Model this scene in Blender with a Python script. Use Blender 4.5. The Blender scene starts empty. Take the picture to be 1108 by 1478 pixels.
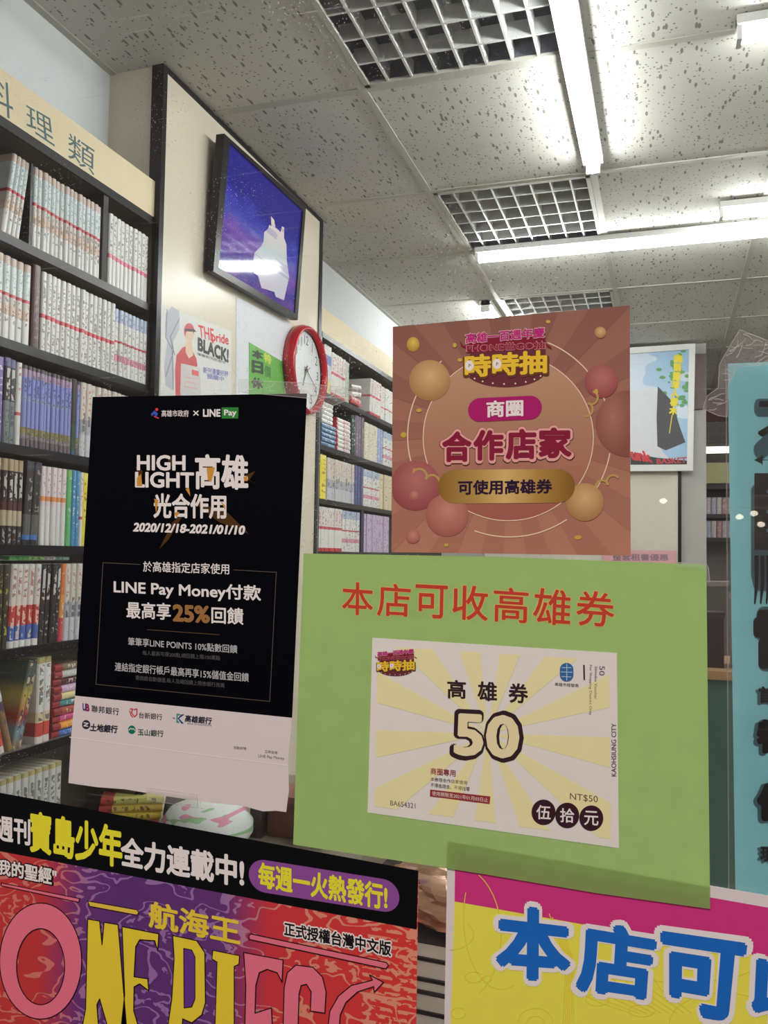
import bpy, bmesh, math, random, re
import numpy as np
from mathutils import Vector, Matrix
from mathutils.geometry import tessellate_polygon
random.seed(7)
# ------------------------------------------------------------------ camera
FPX = 1251.0; PX, PY = 554.0, 739.0; ZC = 1.45
_Y = np.array([960-PX, 806-PY, FPX]); _Y /= np.linalg.norm(_Y)
_X = np.array([3300+PX, -(740-PY), -FPX]); _X -= (_X@_Y)*_Y; _X /= np.linalg.norm(_X)
_Z = np.cross(_X, _Y); _Z = -_Z if _Z[1] > 0 else _Z
R = np.array([_X, _Y, _Z])
cam = bpy.data.cameras.new('camera'); camo = bpy.data.objects.new('camera', cam)
bpy.context.scene.collection.objects.link(camo)
cam.sensor_fit = 'VERTICAL'; cam.sensor_height = 24; cam.lens = 24*FPX/1478
cam.clip_start = .02
M = Matrix.Identity(4)
for i in range(3):
    M[i][0] = R[i][0]; M[i][1] = -R[i][1]; M[i][2] = -R[i][2]
M[2][3] = ZC
camo.matrix_world = M
S = bpy.context.scene; S.camera = camo
# ------------------------------------------------------------------ light and exposure
w = bpy.data.worlds.new('world'); S.world = w; w.use_nodes = True
w.node_tree.nodes['Background'].inputs[0].default_value = (.46, .37, .34, 1)
w.node_tree.nodes['Background'].inputs[1].default_value = .55
def area(name, loc, target, size, power, col):
    l = bpy.data.lights.new(name, 'AREA'); l.energy = power; l.size = size; l.color = col
    o = bpy.data.objects.new(name, l); S.collection.objects.link(o); o.location = loc
    o.rotation_euler = (Vector(target)-Vector(loc)).to_track_quat('-Z', 'Y').to_euler()
    return o
area('arcade_lamp', (-.4, -1.3, 4.3), (-.2, .62, 1.4), .9, 92, (1, .87, .80))  # added fill light out of view, brightens the sheets on the glass
TUBE = 62.0
S.view_settings.view_transform = 'Standard'; S.view_settings.look = 'None'
S.view_settings.exposure = 0; S.view_settings.gamma = 1; S.view_settings.use_curve_mapping = False

# ------------------------------------------------------------------ helpers
def V(x, y, z): return Vector((x, y, z))
def ray(px, py): return Vector([float(t) for t in R@np.array([px-PX, py-PY, FPX])])
class Plane:
    def __init__(s, p, n): s.p = Vector(p); s.n = Vector(n).normalized()
    def P(s, px, py, off=0.0):
        o = V(0, 0, ZC); d = ray(px, py); t = (s.p-o).dot(s.n)/d.dot(s.n)
        return o+d*t+s.n*off
def onx(px, py, x): return Plane((x, 0, 0), (1, 0, 0)).P(px, py)
def ony(px, py, y): return Plane((0, y, 0), (0, -1, 0)).P(px, py)
def onz(px, py, z): return Plane((0, 0, z), (0, 0, -1)).P(px, py)
def lin(c):
    c = c/255.; return c/12.92 if c <= .04045 else ((c+.055)/1.055)**2.4
MATS = {}
def principled(name, col, rough=.6, **k):
    if name in MATS: return MATS[name]
    m = bpy.data.materials.new(name); m.use_nodes = True
    b = m.node_tree.nodes['Principled BSDF']
    b.inputs['Base Color'].default_value = (*col, 1); b.inputs['Roughness'].default_value = rough
    for a, v in k.items(): b.inputs[a.replace('_', ' ')].default_value = v
    MATS[name] = m; return m
def rgb(r, g, b, rough=.6, var=.05, name=None, **k):
    """surface inside the shop: sRGB albedo with a faint procedural mottling"""
    n = name or f'surface_{r}_{g}_{b}_{int(rough*100)}'
    if n in MATS: return MATS[n]
    m = principled(n, (lin(r), lin(g), lin(b)), rough, **k)
    mottle(m, (lin(r), lin(g), lin(b)), var)
    return m
def mottle(m, c, var, scale=30):
    nt = m.node_tree; b = nt.nodes['Principled BSDF']
    tc = nt.nodes.new('ShaderNodeTexCoord'); no = nt.nodes.new('ShaderNodeTexNoise'); no.inputs['Scale'].default_value = scale
    mx = nt.nodes.new('ShaderNodeMix'); mx.data_type = 'RGBA'
    mx.inputs[6].default_value = (*[t*(1-var) for t in c], 1); mx.inputs[7].default_value = (*[min(1, t*(1+var)) for t in c], 1)
    nt.links.new(tc.outputs['Object'], no.inputs['Vector']); nt.links.new(no.outputs['Fac'], mx.inputs[0]); nt.links.new(mx.outputs[2], b.inputs['Base Color'])
ILL = (.60, .475, .475)
def inkc(c): return tuple(min(.97, lin(v)/i) for v, i in zip(c, ILL))
def ink(c, rough=.55, var=.03):
    n = 'ink_%d_%d_%d_%d' % (*c, rough*100)
    if n in MATS: return MATS[n]
    m = principled(n, inkc(c), rough, Specular_IOR_Level=.06); mottle(m, inkc(c), var, 60); return m
def link(o, parent=None):
    S.collection.objects.link(o)
    if parent: o.parent = parent
    return o
def mesh_obj(name, verts, faces, mat, parent=None, smooth=False):
    me = bpy.data.meshes.new(name); me.from_pydata([tuple(v) for v in verts], [], faces); me.validate(); me.update()
    bm = bmesh.new(); bm.from_mesh(me); bmesh.ops.recalc_face_normals(bm, faces=bm.faces); bm.to_mesh(me); bm.free()
    for m in (mat if isinstance(mat, (list, tuple)) else [mat]): me.materials.append(m)
    if smooth:
        for p in me.polygons: p.use_smooth = True
    return link(bpy.data.objects.new(name, me), parent)
def empty(name, parent=None):
    o = bpy.data.objects.new(name, None); o.empty_display_size = .05; return link(o, parent)
ROOTS = []
def tag(o, label, cat, group=None, kind=None, fin=True):
    o['label'] = label
    if cat: o['category'] = cat
    if group: o['group'] = group
    if kind: o['kind'] = kind
    if fin: ROOTS.append(o)
    return o
def struct(o, label=None):
    o['kind'] = 'structure'
    if label: o['label'] = label
    return o
class G:
    """collects boxes, tubes and other shapes for one mesh"""
    def __init__(s): s.v = []; s.f = []
    def box(s, a, b, T=None):
        (x0, y0, z0), (x1, y1, z1) = a, b; n = len(s.v)
        vs = [V(x, y, z) for z in (z0, z1) for x, y in ((x0, y0), (x1, y0), (x1, y1), (x0, y1))]
        s.v += [T@v for v in vs] if T else vs
        s.f += [[n+i for i in q] for q in ((0, 3, 2, 1), (4, 5, 6, 7), (0, 1, 5, 4), (1, 2, 6, 5), (2, 3, 7, 6), (3, 0, 4, 7))]
        return s
    def prism(s, pts, d):
        """closed outline of 3D points pushed by vector d"""
        n = len(s.v); k = len(pts); s.v += list(pts)+[p+d for p in pts]
        tr = tessellate_polygon([pts])
        s.f += [[n+i for i in t] for t in tr]+[[n+k+i for i in reversed(t)] for t in tr]
        s.f += [[n+i, n+(i+1) % k, n+k+(i+1) % k, n+k+i] for i in range(k)]
        return s
    def tube(s, pts, r, seg=10, cap=True):
        rings = []
        for i, p in enumerate(pts):
            a = pts[max(0, i-1)]; b = pts[min(len(pts)-1, i+1)]; d = (b-a).normalized()
            u = d.orthogonal().normalized(); 
            if abs(d.z) < .9: u = d.cross(V(0, 0, 1)).normalized()
            v = d.cross(u); rr = r[i] if isinstance(r, (list, tuple)) else r
            n = len(s.v); rings.append(n)
            s.v += [p+u*math.cos(t)*rr+v*math.sin(t)*rr for t in [2*math.pi*j/seg for j in range(seg)]]
        for a, b in zip(rings, rings[1:]):
            s.f += [[a+j, a+(j+1) % seg, b+(j+1) % seg, b+j] for j in range(seg)]
        if cap: s.f += [[rings[0]+j for j in range(seg)], [rings[-1]+j for j in reversed(range(seg))]]
        return s
    def lathe(s, prof, seg, c, axis='z'):
        n = len(s.v); k = len(prof)
        for j in range(seg):
            t = 2*math.pi*j/seg
            for r, h in prof:
                if axis == 'z': s.v.append(V(c[0]+r*math.cos(t), c[1]+r*math.sin(t), c[2]+h))
                else: s.v.append(V(c[0]+h, c[1]+r*math.cos(t), c[2]+r*math.sin(t)))
        for j in range(seg):
            for i in range(k-1):
                a = n+j*k+i; b = n+((j+1) % seg)*k+i; s.f.append([a, b, b+1, a+1])
        return s
    def obj(s, name, mat, parent=None, smooth=False): return mesh_obj(name, s.v, s.f, mat, parent, smooth)
def box(name, a, b, mat, parent=None): return G().box(a, b).obj(name, mat, parent)

# text -------------------------------------------------------------
TXT = {}
def text_mesh(s, spacing=1.0):
    k = (s, spacing)
    if k in TXT: return TXT[k]
    cu = bpy.data.curves.new('t', 'FONT'); cu.body = s; cu.resolution_u = 3; cu.space_character = spacing
    o = bpy.data.objects.new('t', cu); S.collection.objects.link(o)
    bpy.context.view_layer.update()
    me = bpy.data.meshes.new_from_object(o.evaluated_get(bpy.context.evaluated_depsgraph_get()))
    vs = [(v.co.x, v.co.y) for v in me.vertices]; fs = [list(p.vertices) for p in me.polygons]
    bpy.data.objects.remove(o); bpy.data.curves.remove(cu); bpy.data.meshes.remove(me)
    TXT[k] = (vs, fs); return TXT[k]
class Cv:
    """drawing surface lying on a real plane; a pixel of the photograph is carried back onto that plane"""
    def __init__(s, plane, root, ox=0, oy=0, sc=1.0, base=.00033, step=.00006):
        s.pl = plane; s.root = root; s.ox = ox; s.oy = oy; s.sc = sc; s.base = base; s.step = step
    def at(s, ox, oy, sc):
        return Cv(s.pl, s.root, ox, oy, sc, s.base, s.step)
    def P(s, p, k): return s.pl.P(s.ox+p[0]/s.sc, s.oy+p[1]/s.sc, s.base+k*s.step)
    def mat(s, c): return ink(c) if isinstance(c, (tuple, list)) else c
    def poly(s, pts, c, k=0, name='printed_shape', parent=None):
        v = [s.P(p, k) for p in pts]; f = [list(t) for t in tessellate_polygon([v])]
        return mesh_obj(name, v, f, s.mat(c), parent or s.root)
    def polys(s, L, c, k=0, name='printed_shape'):
        v = []; f = []
        for i, pts in enumerate(L):
            q = [s.P(p, k+(i % 11)*.06) for p in pts]; n = len(v); v += q; f += [[n+i for i in t] for t in tessellate_polygon([q])]
        return mesh_obj(name, v, f, s.mat(c), s.root)
    def ell(s, x, y, rx, ry, n=36, a0=0, a1=360):
        return [(x+rx*math.cos(math.radians(a0+(a1-a0)*i/n)), y+ry*math.sin(math.radians(a0+(a1-a0)*i/n))) for i in range(n+(a1-a0 != 360))]
    def disc(s, x, y, rx, ry, c, k=0, name='printed_disc'): return s.poly(s.ell(x, y, rx, ry), c, k, name)
    def rrect(s, x0, y0, x1, y1, r, dy=0, n=8):
        """rounded rectangle whose right end is dy lower"""
        o = []
        for cx, cy, a in ((x1-r, y0+r, -90), (x1-r, y1-r, 0), (x0+r, y1-r, 90), (x0+r, y0+r, 180)):
            o += [(cx+r*math.cos(math.radians(a+90*i/n)), cy+r*math.sin(math.radians(a+90*i/n))) for i in range(n+1)]
        return [(x, y+dy*(x-x0)/(x1-x0)) for x, y in o]
    def stroke_pts(s, pts, w, closed=False):
        L = []; n = len(pts)
        for i in range(n if closed else n-1):
            (x0, y0), (x1, y1) = pts[i], pts[(i+1) % n]; d = math.hypot(x1-x0, y1-y0) or 1
            ux, uy = (x1-x0)/d*w/2, (y1-y0)/d*w/2
            L.append([(x0-ux*.5-uy, y0-uy*.5+ux), (x1+ux*.5-uy, y1+uy*.5+ux), (x1+ux*.5+uy, y1+uy*.5-ux), (x0-ux*.5+uy, y0-uy*.5-ux)])
        return L
    def stroke(s, pts, w, c, k=0, closed=False, name='printed_line'): return s.polys(s.stroke_pts(pts, w, closed), c, k, name)
    def strokes(s, LL, w, c, k=0, name='printed_line'):
        L = []
        for pts in LL: L += s.stroke_pts(pts, w)
        return s.polys(L, c, k, name)
    def quad(s, t, q, c, k=1, bold=0.0, name='printed_text', spacing=1.0, parent=None):
        """text t filling the quad q = TL, TR, BR, BL"""
        vs, fs = text_mesh(t, spacing)
        x0 = min(v[0] for v in vs); x1 = max(v[0] for v in vs); y0 = min(v[1] for v in vs); y1 = max(v[1] for v in vs)
        a = [s.P(p, k) for p in q]; V_ = []; F_ = []
        sh = [(0, 0)]
        if bold:
            m = 14 if bold > .05 else 8 if bold > .02 else 4
            sh += [(bold*math.cos(2*math.pi*i/m+.39), bold*math.sin(2*math.pi*i/m+.39)) for i in range(m)]
        for i, (dx, dy) in enumerate(sh):
            n = len(V_); up = s.pl.n*(3e-6*(i+1) if i else 0)
            for x, y in vs:
                u = (x+dx-x0)/(x1-x0); v = (y1-y-dy)/(y1-y0)
                V_.append(a[0].lerp(a[1], u).lerp(a[3].lerp(a[2], u), v)+up)
            F_ += [[n+i for i in f] for f in fs]
        return mesh_obj(name, V_, F_, s.mat(c), parent or s.root)
    def text(s, t, x0, y0, x1, y1, h, c, k=1, bold=0.0, hr=None, lean=0, name='printed_text', spacing=1.0):
        hr = h if hr is None else hr
        return s.quad(t, ((x0, y0), (x1, y1), (x1-lean, y1+hr), (x0-lean, y0+h)), c, k, bold, name, spacing)
def slab(name, pl, pts, th, mat, parent=None, off=0.0):
    """sheet or board lying on a plane, outline in photograph pixels"""
    v = [pl.P(x, y, off) for x, y in pts]
    return G().prism(v, pl.n*th).obj(name, mat, parent)

# spine / artwork materials ----------------------------------------
def ramp_mat(name, axis, stops, rough=.35, marks=None, interp='CONSTANT', spec=.5, extra=None):
    """bands along one Generated axis; marks = [(z0, z1, rgb, scale, threshold)] rows of lettering-like flecks"""
    if name in MATS: return MATS[name]
    m = principled(name, (.5, .5, .5), rough, Specular_IOR_Level=spec); nt = m.node_tree; b = nt.nodes['Principled BSDF']
    tc = nt.nodes.new('ShaderNodeTexCoord'); sp = nt.nodes.new('ShaderNodeSeparateXYZ'); nt.links.new(tc.outputs['Generated'], sp.inputs[0])
    cr = nt.nodes.new('ShaderNodeValToRGB'); cr.color_ramp.interpolation = interp
    el = cr.color_ramp.elements
    for i, (p, c) in enumerate(stops):
        e = el[i] if i < 2 else el.new(p)
        e.position = p; e.color = (lin(c[0]), lin(c[1]), lin(c[2]), 1)
    nt.links.new(sp.outputs[axis], cr.inputs[0]); out = cr.outputs[0]
    oi = nt.nodes.new('ShaderNodeObjectInfo')
    for z0, z1, c, scale, th in marks or []:
        no = nt.nodes.new('ShaderNodeTexNoise'); no.noise_dimensions = '4D'; no.inputs['Scale'].default_value = scale; no.inputs['Detail'].default_value = 1
        mp = nt.nodes.new('ShaderNodeMapping'); mp.inputs['Scale'].default_value = (1, .12, 1.5)
        nt.links.new(tc.outputs['Generated'], mp.inputs[0]); nt.links.new(mp.outputs[0], no.inputs['Vector'])
        mw = nt.nodes.new('ShaderNodeMath'); mw.operation = 'MULTIPLY'; mw.inputs[1].default_value = 5; nt.links.new(oi.outputs['Random'], mw.inputs[0]); nt.links.new(mw.outputs[0], no.inputs['W'])
        gt = nt.nodes.new('ShaderNodeMath'); gt.operation = 'GREATER_THAN'; gt.inputs[1].default_value = th; nt.links.new(no.outputs['Fac'], gt.inputs[0])
        a = nt.nodes.new('ShaderNodeMath'); a.operation = 'GREATER_THAN'; a.inputs[1].default_value = z0; nt.links.new(sp.outputs[2], a.inputs[0])
        d = nt.nodes.new('ShaderNodeMath'); d.operation = 'LESS_THAN'; d.inputs[1].default_value = z1; nt.links.new(sp.outputs[2], d.inputs[0])
        x = nt.nodes.new('ShaderNodeMath'); x.operation = 'MULTIPLY'; nt.links.new(a.outputs[0], x.inputs[0]); nt.links.new(d.outputs[0], x.inputs[1])
        if name.startswith(('spine', 'cover_')):
            e1_ = nt.nodes.new('ShaderNodeMath'); e1_.operation = 'SUBTRACT'; e1_.inputs[1].default_value = .5; nt.links.new(sp.outputs[1], e1_.inputs[0])
            e2_ = nt.nodes.new('ShaderNodeMath'); e2_.operation = 'ABSOLUTE'; nt.links.new(e1_.outputs[0], e2_.inputs[0])
            e3_ = nt.nodes.new('ShaderNodeMath'); e3_.operation = 'LESS_THAN'; e3_.inputs[1].default_value = .27; nt.links.new(e2_.outputs[0], e3_.inputs[0])
            e4_ = nt.nodes.new('ShaderNodeMath'); e4_.operation = 'MULTIPLY'; nt.links.new(x.outputs[0], e4_.inputs[0]); nt.links.new(e3_.outputs[0], e4_.inputs[1]); x = e4_
        y = nt.nodes.new('ShaderNodeMath'); y.operation = 'MULTIPLY'; nt.links.new(x.outputs[0], y.inputs[0]); nt.links.new(gt.outputs[0], y.inputs[1])
        mx = nt.nodes.new('ShaderNodeMix'); mx.data_type = 'RGBA'; mx.inputs[7].default_value = (lin(c[0]), lin(c[1]), lin(c[2]), 1)
        y2 = nt.nodes.new('ShaderNodeMath'); y2.operation = 'MULTIPLY'; y2.inputs[1].default_value = .75; nt.links.new(y.outputs[0], y2.inputs[0]); nt.links.new(y2.outputs[0], mx.inputs[0]); nt.links.new(out, mx.inputs[6]); out = mx.outputs[2]
    nt.links.new(out, b.inputs['Base Color']); return m

# ------------------------------------------------------------------ setting
WL, XP, XS = -1.39, -1.228, -1.24          # side wall, clock panel face, bookcase face
CE = ZC+1.25; YG = .62; YB = 5.3; XR = 2.3; YE = 7.2
m_wall = rgb(222, 224, 226, .7, .03, 'painted_wall'); m_beige = principled('beige_laminate', (lin(216), lin(206), lin(186)), .28)
m_black = rgb(13, 14, 18, .3, .1, 'black_trim', Specular_IOR_Level=.3); m_grey = rgb(120, 120, 116, .5); m_dark = rgb(40, 38, 36, .6)
floor = struct(box('floor', (WL-.1, YG-.1, -.05), (XR+.1, YE+.1, 0), rgb(196, 192, 182, .4)))
struct(box('wall_left', (WL-.1, YG-.1, 0), (WL, YE, CE+.25), m_wall))
struct(box('wall_right', (XR, YG-.1, 0), (XR+.1, YE, CE+.25), m_wall))
struct(box('wall_back', (WL-.1, YE, 0), (XR+.1, YE+.1, CE+.25), rgb(120, 70, 74, .7)))
xcol = ony(1019, 700, YB).x
wb = box('wall_rear_partition', (WL, YB, 0), (xcol, YB+.12, CE), rgb(176, 174, 168, .6)); struct(wb)
# pavement outside the glass
pav = struct(box('floor_pavement', (-4, -8, -.06), (4, YG-.1, -.01), rgb(110, 104, 100, .7)))
# projecting pier with the laminate panel
c1 = Plane((0, 1.887, 0), (0, -1, 0)).P(162, 108)
pier = empty('wall_pier'); struct(pier, 'projecting wall pier clad in beige laminate with black edge trim')
Y0, Y1 = 1.887, 2.968
box('pier_core', (WL, Y0, 0), (XP-.004, Y1, CE), rgb(228, 220, 200, .5), pier)
box('laminate_panel', (XP-.004, Y0+.012, 0), (XP, Y1-.02, CE-.012), m_beige, pier)
box('edge_trim', (XP-.030, Y0-.006, 0), (XP+.004, Y0+.014, CE), m_black, pier)
box('edge_trim', (XP-.012, Y1-.02, 0), (XP+.004, Y1+.006, CE), m_black, pier)
box('edge_trim', (XP-.003, Y0+.014, CE-.014), (XP+.004, Y1-.02, CE), m_black, pier)
# ceiling ----------------------------------------------------------
def ceiling_mat():
    m = principled('mineral_fibre_tile', (.5, .5, .5), .9); nt = m.node_tree; b = nt.nodes['Principled BSDF']; N = nt.nodes.new; L = nt.links.new
    tc = N('ShaderNodeTexCoord')
    def fleck(scale, sx, sy, th, off, w):
        mp = N('ShaderNodeMapping'); mp.inputs['Scale'].default_value = (sx, sy, .02); mp.inputs['Location'].default_value = (off, off, 0); mp.inputs['Rotation'].default_value = (0, 0, w)
        vo = N('ShaderNodeTexVoronoi'); vo.inputs['Scale'].default_value = scale; vo.inputs['Randomness'].default_value = 1
        L(tc.outputs['Object'], mp.inputs[0]); L(mp.outputs[0], vo.inputs['Vector'])
        lt = N('ShaderNodeMath'); lt.operation = 'LESS_THAN'; lt.inputs[1].default_value = th; L(vo.outputs['Distance'], lt.inputs[0]); return lt
    a = fleck(27, 1.7, .5, .17, 3, .25); c = fleck(66, 1, 1, .19, 9, 0); e = fleck(23, 1.7, .55, .14, 5, -.4)
    mx = N('ShaderNodeMath'); mx.operation = 'MAXIMUM'; L(a.outputs[0], mx.inputs[0]); L(c.outputs[0], mx.inputs[1])
    m2 = N('ShaderNodeMath'); m2.operation = 'MAXIMUM'; L(mx.outputs[0], m2.inputs[0]); L(e.outputs[0], m2.inputs[1])
    no = N('ShaderNodeTexNoise'); no.inputs['Scale'].default_value = 2.2; no.inputs['Detail'].default_value = 5; L(tc.outputs['Object'], no.inputs['Vector'])
    mc = N('ShaderNodeMix'); mc.data_type = 'RGBA'; mc.inputs[6].default_value = (.46, .445, .40, 1); mc.inputs[7].default_value = (.64, .625, .58, 1); L(no.outputs['Fac'], mc.inputs[0])
    mm = N('ShaderNodeMix'); mm.data_type = 'RGBA'; mm.inputs[7].default_value = (.20, .19, .165, 1); L(m2.outputs[0], mm.inputs[0]); L(mc.outputs[2], mm.inputs[6]); L(mm.outputs[2], b.inputs['Base Color'])
    return m
m_tile = ceiling_mat(); m_tbar = rgb(176, 174, 164, .5)
XL = [WL, -.775, -.223, .33, .885, 1.44, 1.99, XR]
YL = [YG-.08, .83, 1.49, 2.147, 2.833, 3.452, 4.111, 4.77, 5.43, 6.09, 6.75, YE]
ceil = struct(box('ceiling', (WL-.1, YG-.1, CE+.2), (XR+.1, YE+.1, CE+.25), m_wall))
LIGHTS = {(1, 2): 'louvred ceiling light nearest the shop window, switched off', (1, 4): 'louvred ceiling light in the middle of the row, beside the end of a tube', (1, 6): 'louvred ceiling light farthest down the row, above the pink sticker'}
for i in range(len(XL)-1):
    for j in range(len(YL)-1):
        if (i, j) in LIGHTS: continue
        if XL[i] < xcol-.3 and YL[j] > YB and XL[i+1] < xcol: continue
        t = .006; z = CE+random.uniform(0, .0015)
        box('ceiling_tile', (XL[i]+t, YL[j]+t, z), (XL[i+1]-t, YL[j+1]-t, z+.012), m_tile, ceil)
for x in XL[1:-1]: box('ceiling_runner', (x-.011, YL[0], CE-.003), (x+.011, YE, CE+.03), m_tbar, ceil)
for y in YL[1:-1]: box('ceiling_runner', (WL, y-.011, CE-.0025), (XR, y+.011, CE+.03), m_tbar, ceil)
box('ceiling_runner', (WL, YL[0], CE-.003), (WL+.02, YE, CE+.03), m_tbar, ceil)
m_louv = principled('brushed_louvre', (.74, .74, .72), .3, Metallic=.35); m_house = principled('light_housing', (.17, .18, .22), .35, Metallic=.4)
m_off = principled('unlit_tube', (.62, .62, .62), .3)
for (i, j), lab in LIGHTS.items():
    x0, x1, y0, y1 = XL[i]+.012, XL[i+1]-.012, YL[j]+.012, YL[j+1]-.012
    r = tag(empty('louvre_light'), lab, 'ceiling light', 'louvred ceiling lights')
    g = G(); g.box((x0, y0, CE+.11), (x1, y1, CE+.115)); t = .004
    for a, b in (((x0, y0), (x0+t, y1)), ((x1-t, y0), (x1, y1)), ((x0, y0), (x1, y0+t)), ((x0, y1-t), (x1, y1))): g.box((*a, CE+.006), (*b, CE+.11))
    g.obj('housing', m_house, r)
    g = G(); t = .014
    for a, b in (((x0, y0), (x0+t, y1)), ((x1-t, y0), (x1, y1)), ((x0, y0), (x1, y0+t)), ((x0, y1-t), (x1, y1))): g.box((*a, CE-.004), (*b, CE+.006))
    g.obj('frame', m_tbar, r)
    n = 8
    for q in range(1, n):
        x = x0+(x1-x0)*q/n; box('louvre_blade', (x-.003, y0+.005, CE-.001), (x+.003, y1-.005, CE+.045), m_louv, r)
    for q in range(1, 6):
        y = y0+(y1-y0)*q/6; box('louvre_blade', (x0+.005, y-.003, CE-.0005), (x1-.005, y+.003, CE+.042), m_louv, r)
    for q in (.25, .5, .75):
        x = x0+(x1-x0)*q; G().tube([V(x, y0+.03, CE+.07), V(x, y1-.03, CE+.07)], .013, 10).obj('unlit_tube', m_off, r, True)
# lit tubes --------------------------------------------------------
def emis(name, col, st):
    m = bpy.data.materials.new(name); m.use_nodes = True; nt = m.node_tree; nt.nodes.clear()
    e = nt.nodes.new('ShaderNodeEmission'); e.inputs[0].default_value = (*col, 1); e.inputs[1].default_value = st
    o = nt.nodes.new('ShaderNodeOutputMaterial'); nt.links.new(e.outputs[0], o.inputs[0]); return m
m_tube = emis('lit_tube', (.97, 1, .98), TUBE); m_batten = rgb(228, 228, 224, .4)
def batten(a, b, lab, zt=.042, r=.013):
    """bare fluorescent tube under its batten, from a to b (x, y) just below the ceiling"""
    o = tag(empty('tube_light'), lab, 'tube light', 'bare fluorescent tube lights')
    A = V(*a, CE-.003); B = V(*b, CE-.003); d = (B-A).normalized(); s = V(-d.y, d.x, 0)*.03
    G().prism([A-s, B-s, B+s, A+s], V(0, 0, -.022)).obj('batten', m_batten, o)
    z = V(0, 0, -zt)
    G().tube([A+z+d*.012, B+z-d*.012], r, 14).obj('glass_tube', m_tube, o, True)
    for p, q in ((A, d), (B, -d)):
        G().prism([p-s*.7, p+q*.012-s*.7, p+q*.012+s*.7, p+s*.7], V(0, 0, -zt-.012)).obj('lamp_holder', m_batten, o)
    return o
e1 = onz(856, 247, CE-.045); e2 = onz(687, 375, CE-.045); e3 = onz(1062, 57, CE-.045); e4 = onz(700, 446, CE-.045); e5 = onz(1038, 312, CE-.045)
batten((e1.x, e1.y-1.2), (e1.x, e1.y), 'lit bare tube running away from the shop window beside the nearest louvred light')
batten((e2.x, e2.y), (e2.x+1.2, e2.y), 'long lit bare tube running crosswise just beyond the middle louvred light')
batten((e3.x, e3.y), (e3.x+1.2, e3.y), 'lit tube whose end cap shows near the upper corner of the window')
batten((e5.x, e5.y), (e5.x+1.2, e5.y), 'shorter lit tube strip just in front of the long crosswise one')
batten((e4.x, e4.y), (e4.x, e4.y+1.15), 'lit tube glowing just above the pink square sticker')
batten((1.75, 1.3), (1.75, 2.5), 'lit tube over the aisle on the far side of the shop, near the window')  # added tube out of view, makes the ceiling brightness more even
batten((1.75, 3.6), (1.75, 4.8), 'lit tube over the aisle on the far side of the shop, towards the rear')  # second added tube out of view, for the rear part of the ceiling
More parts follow.
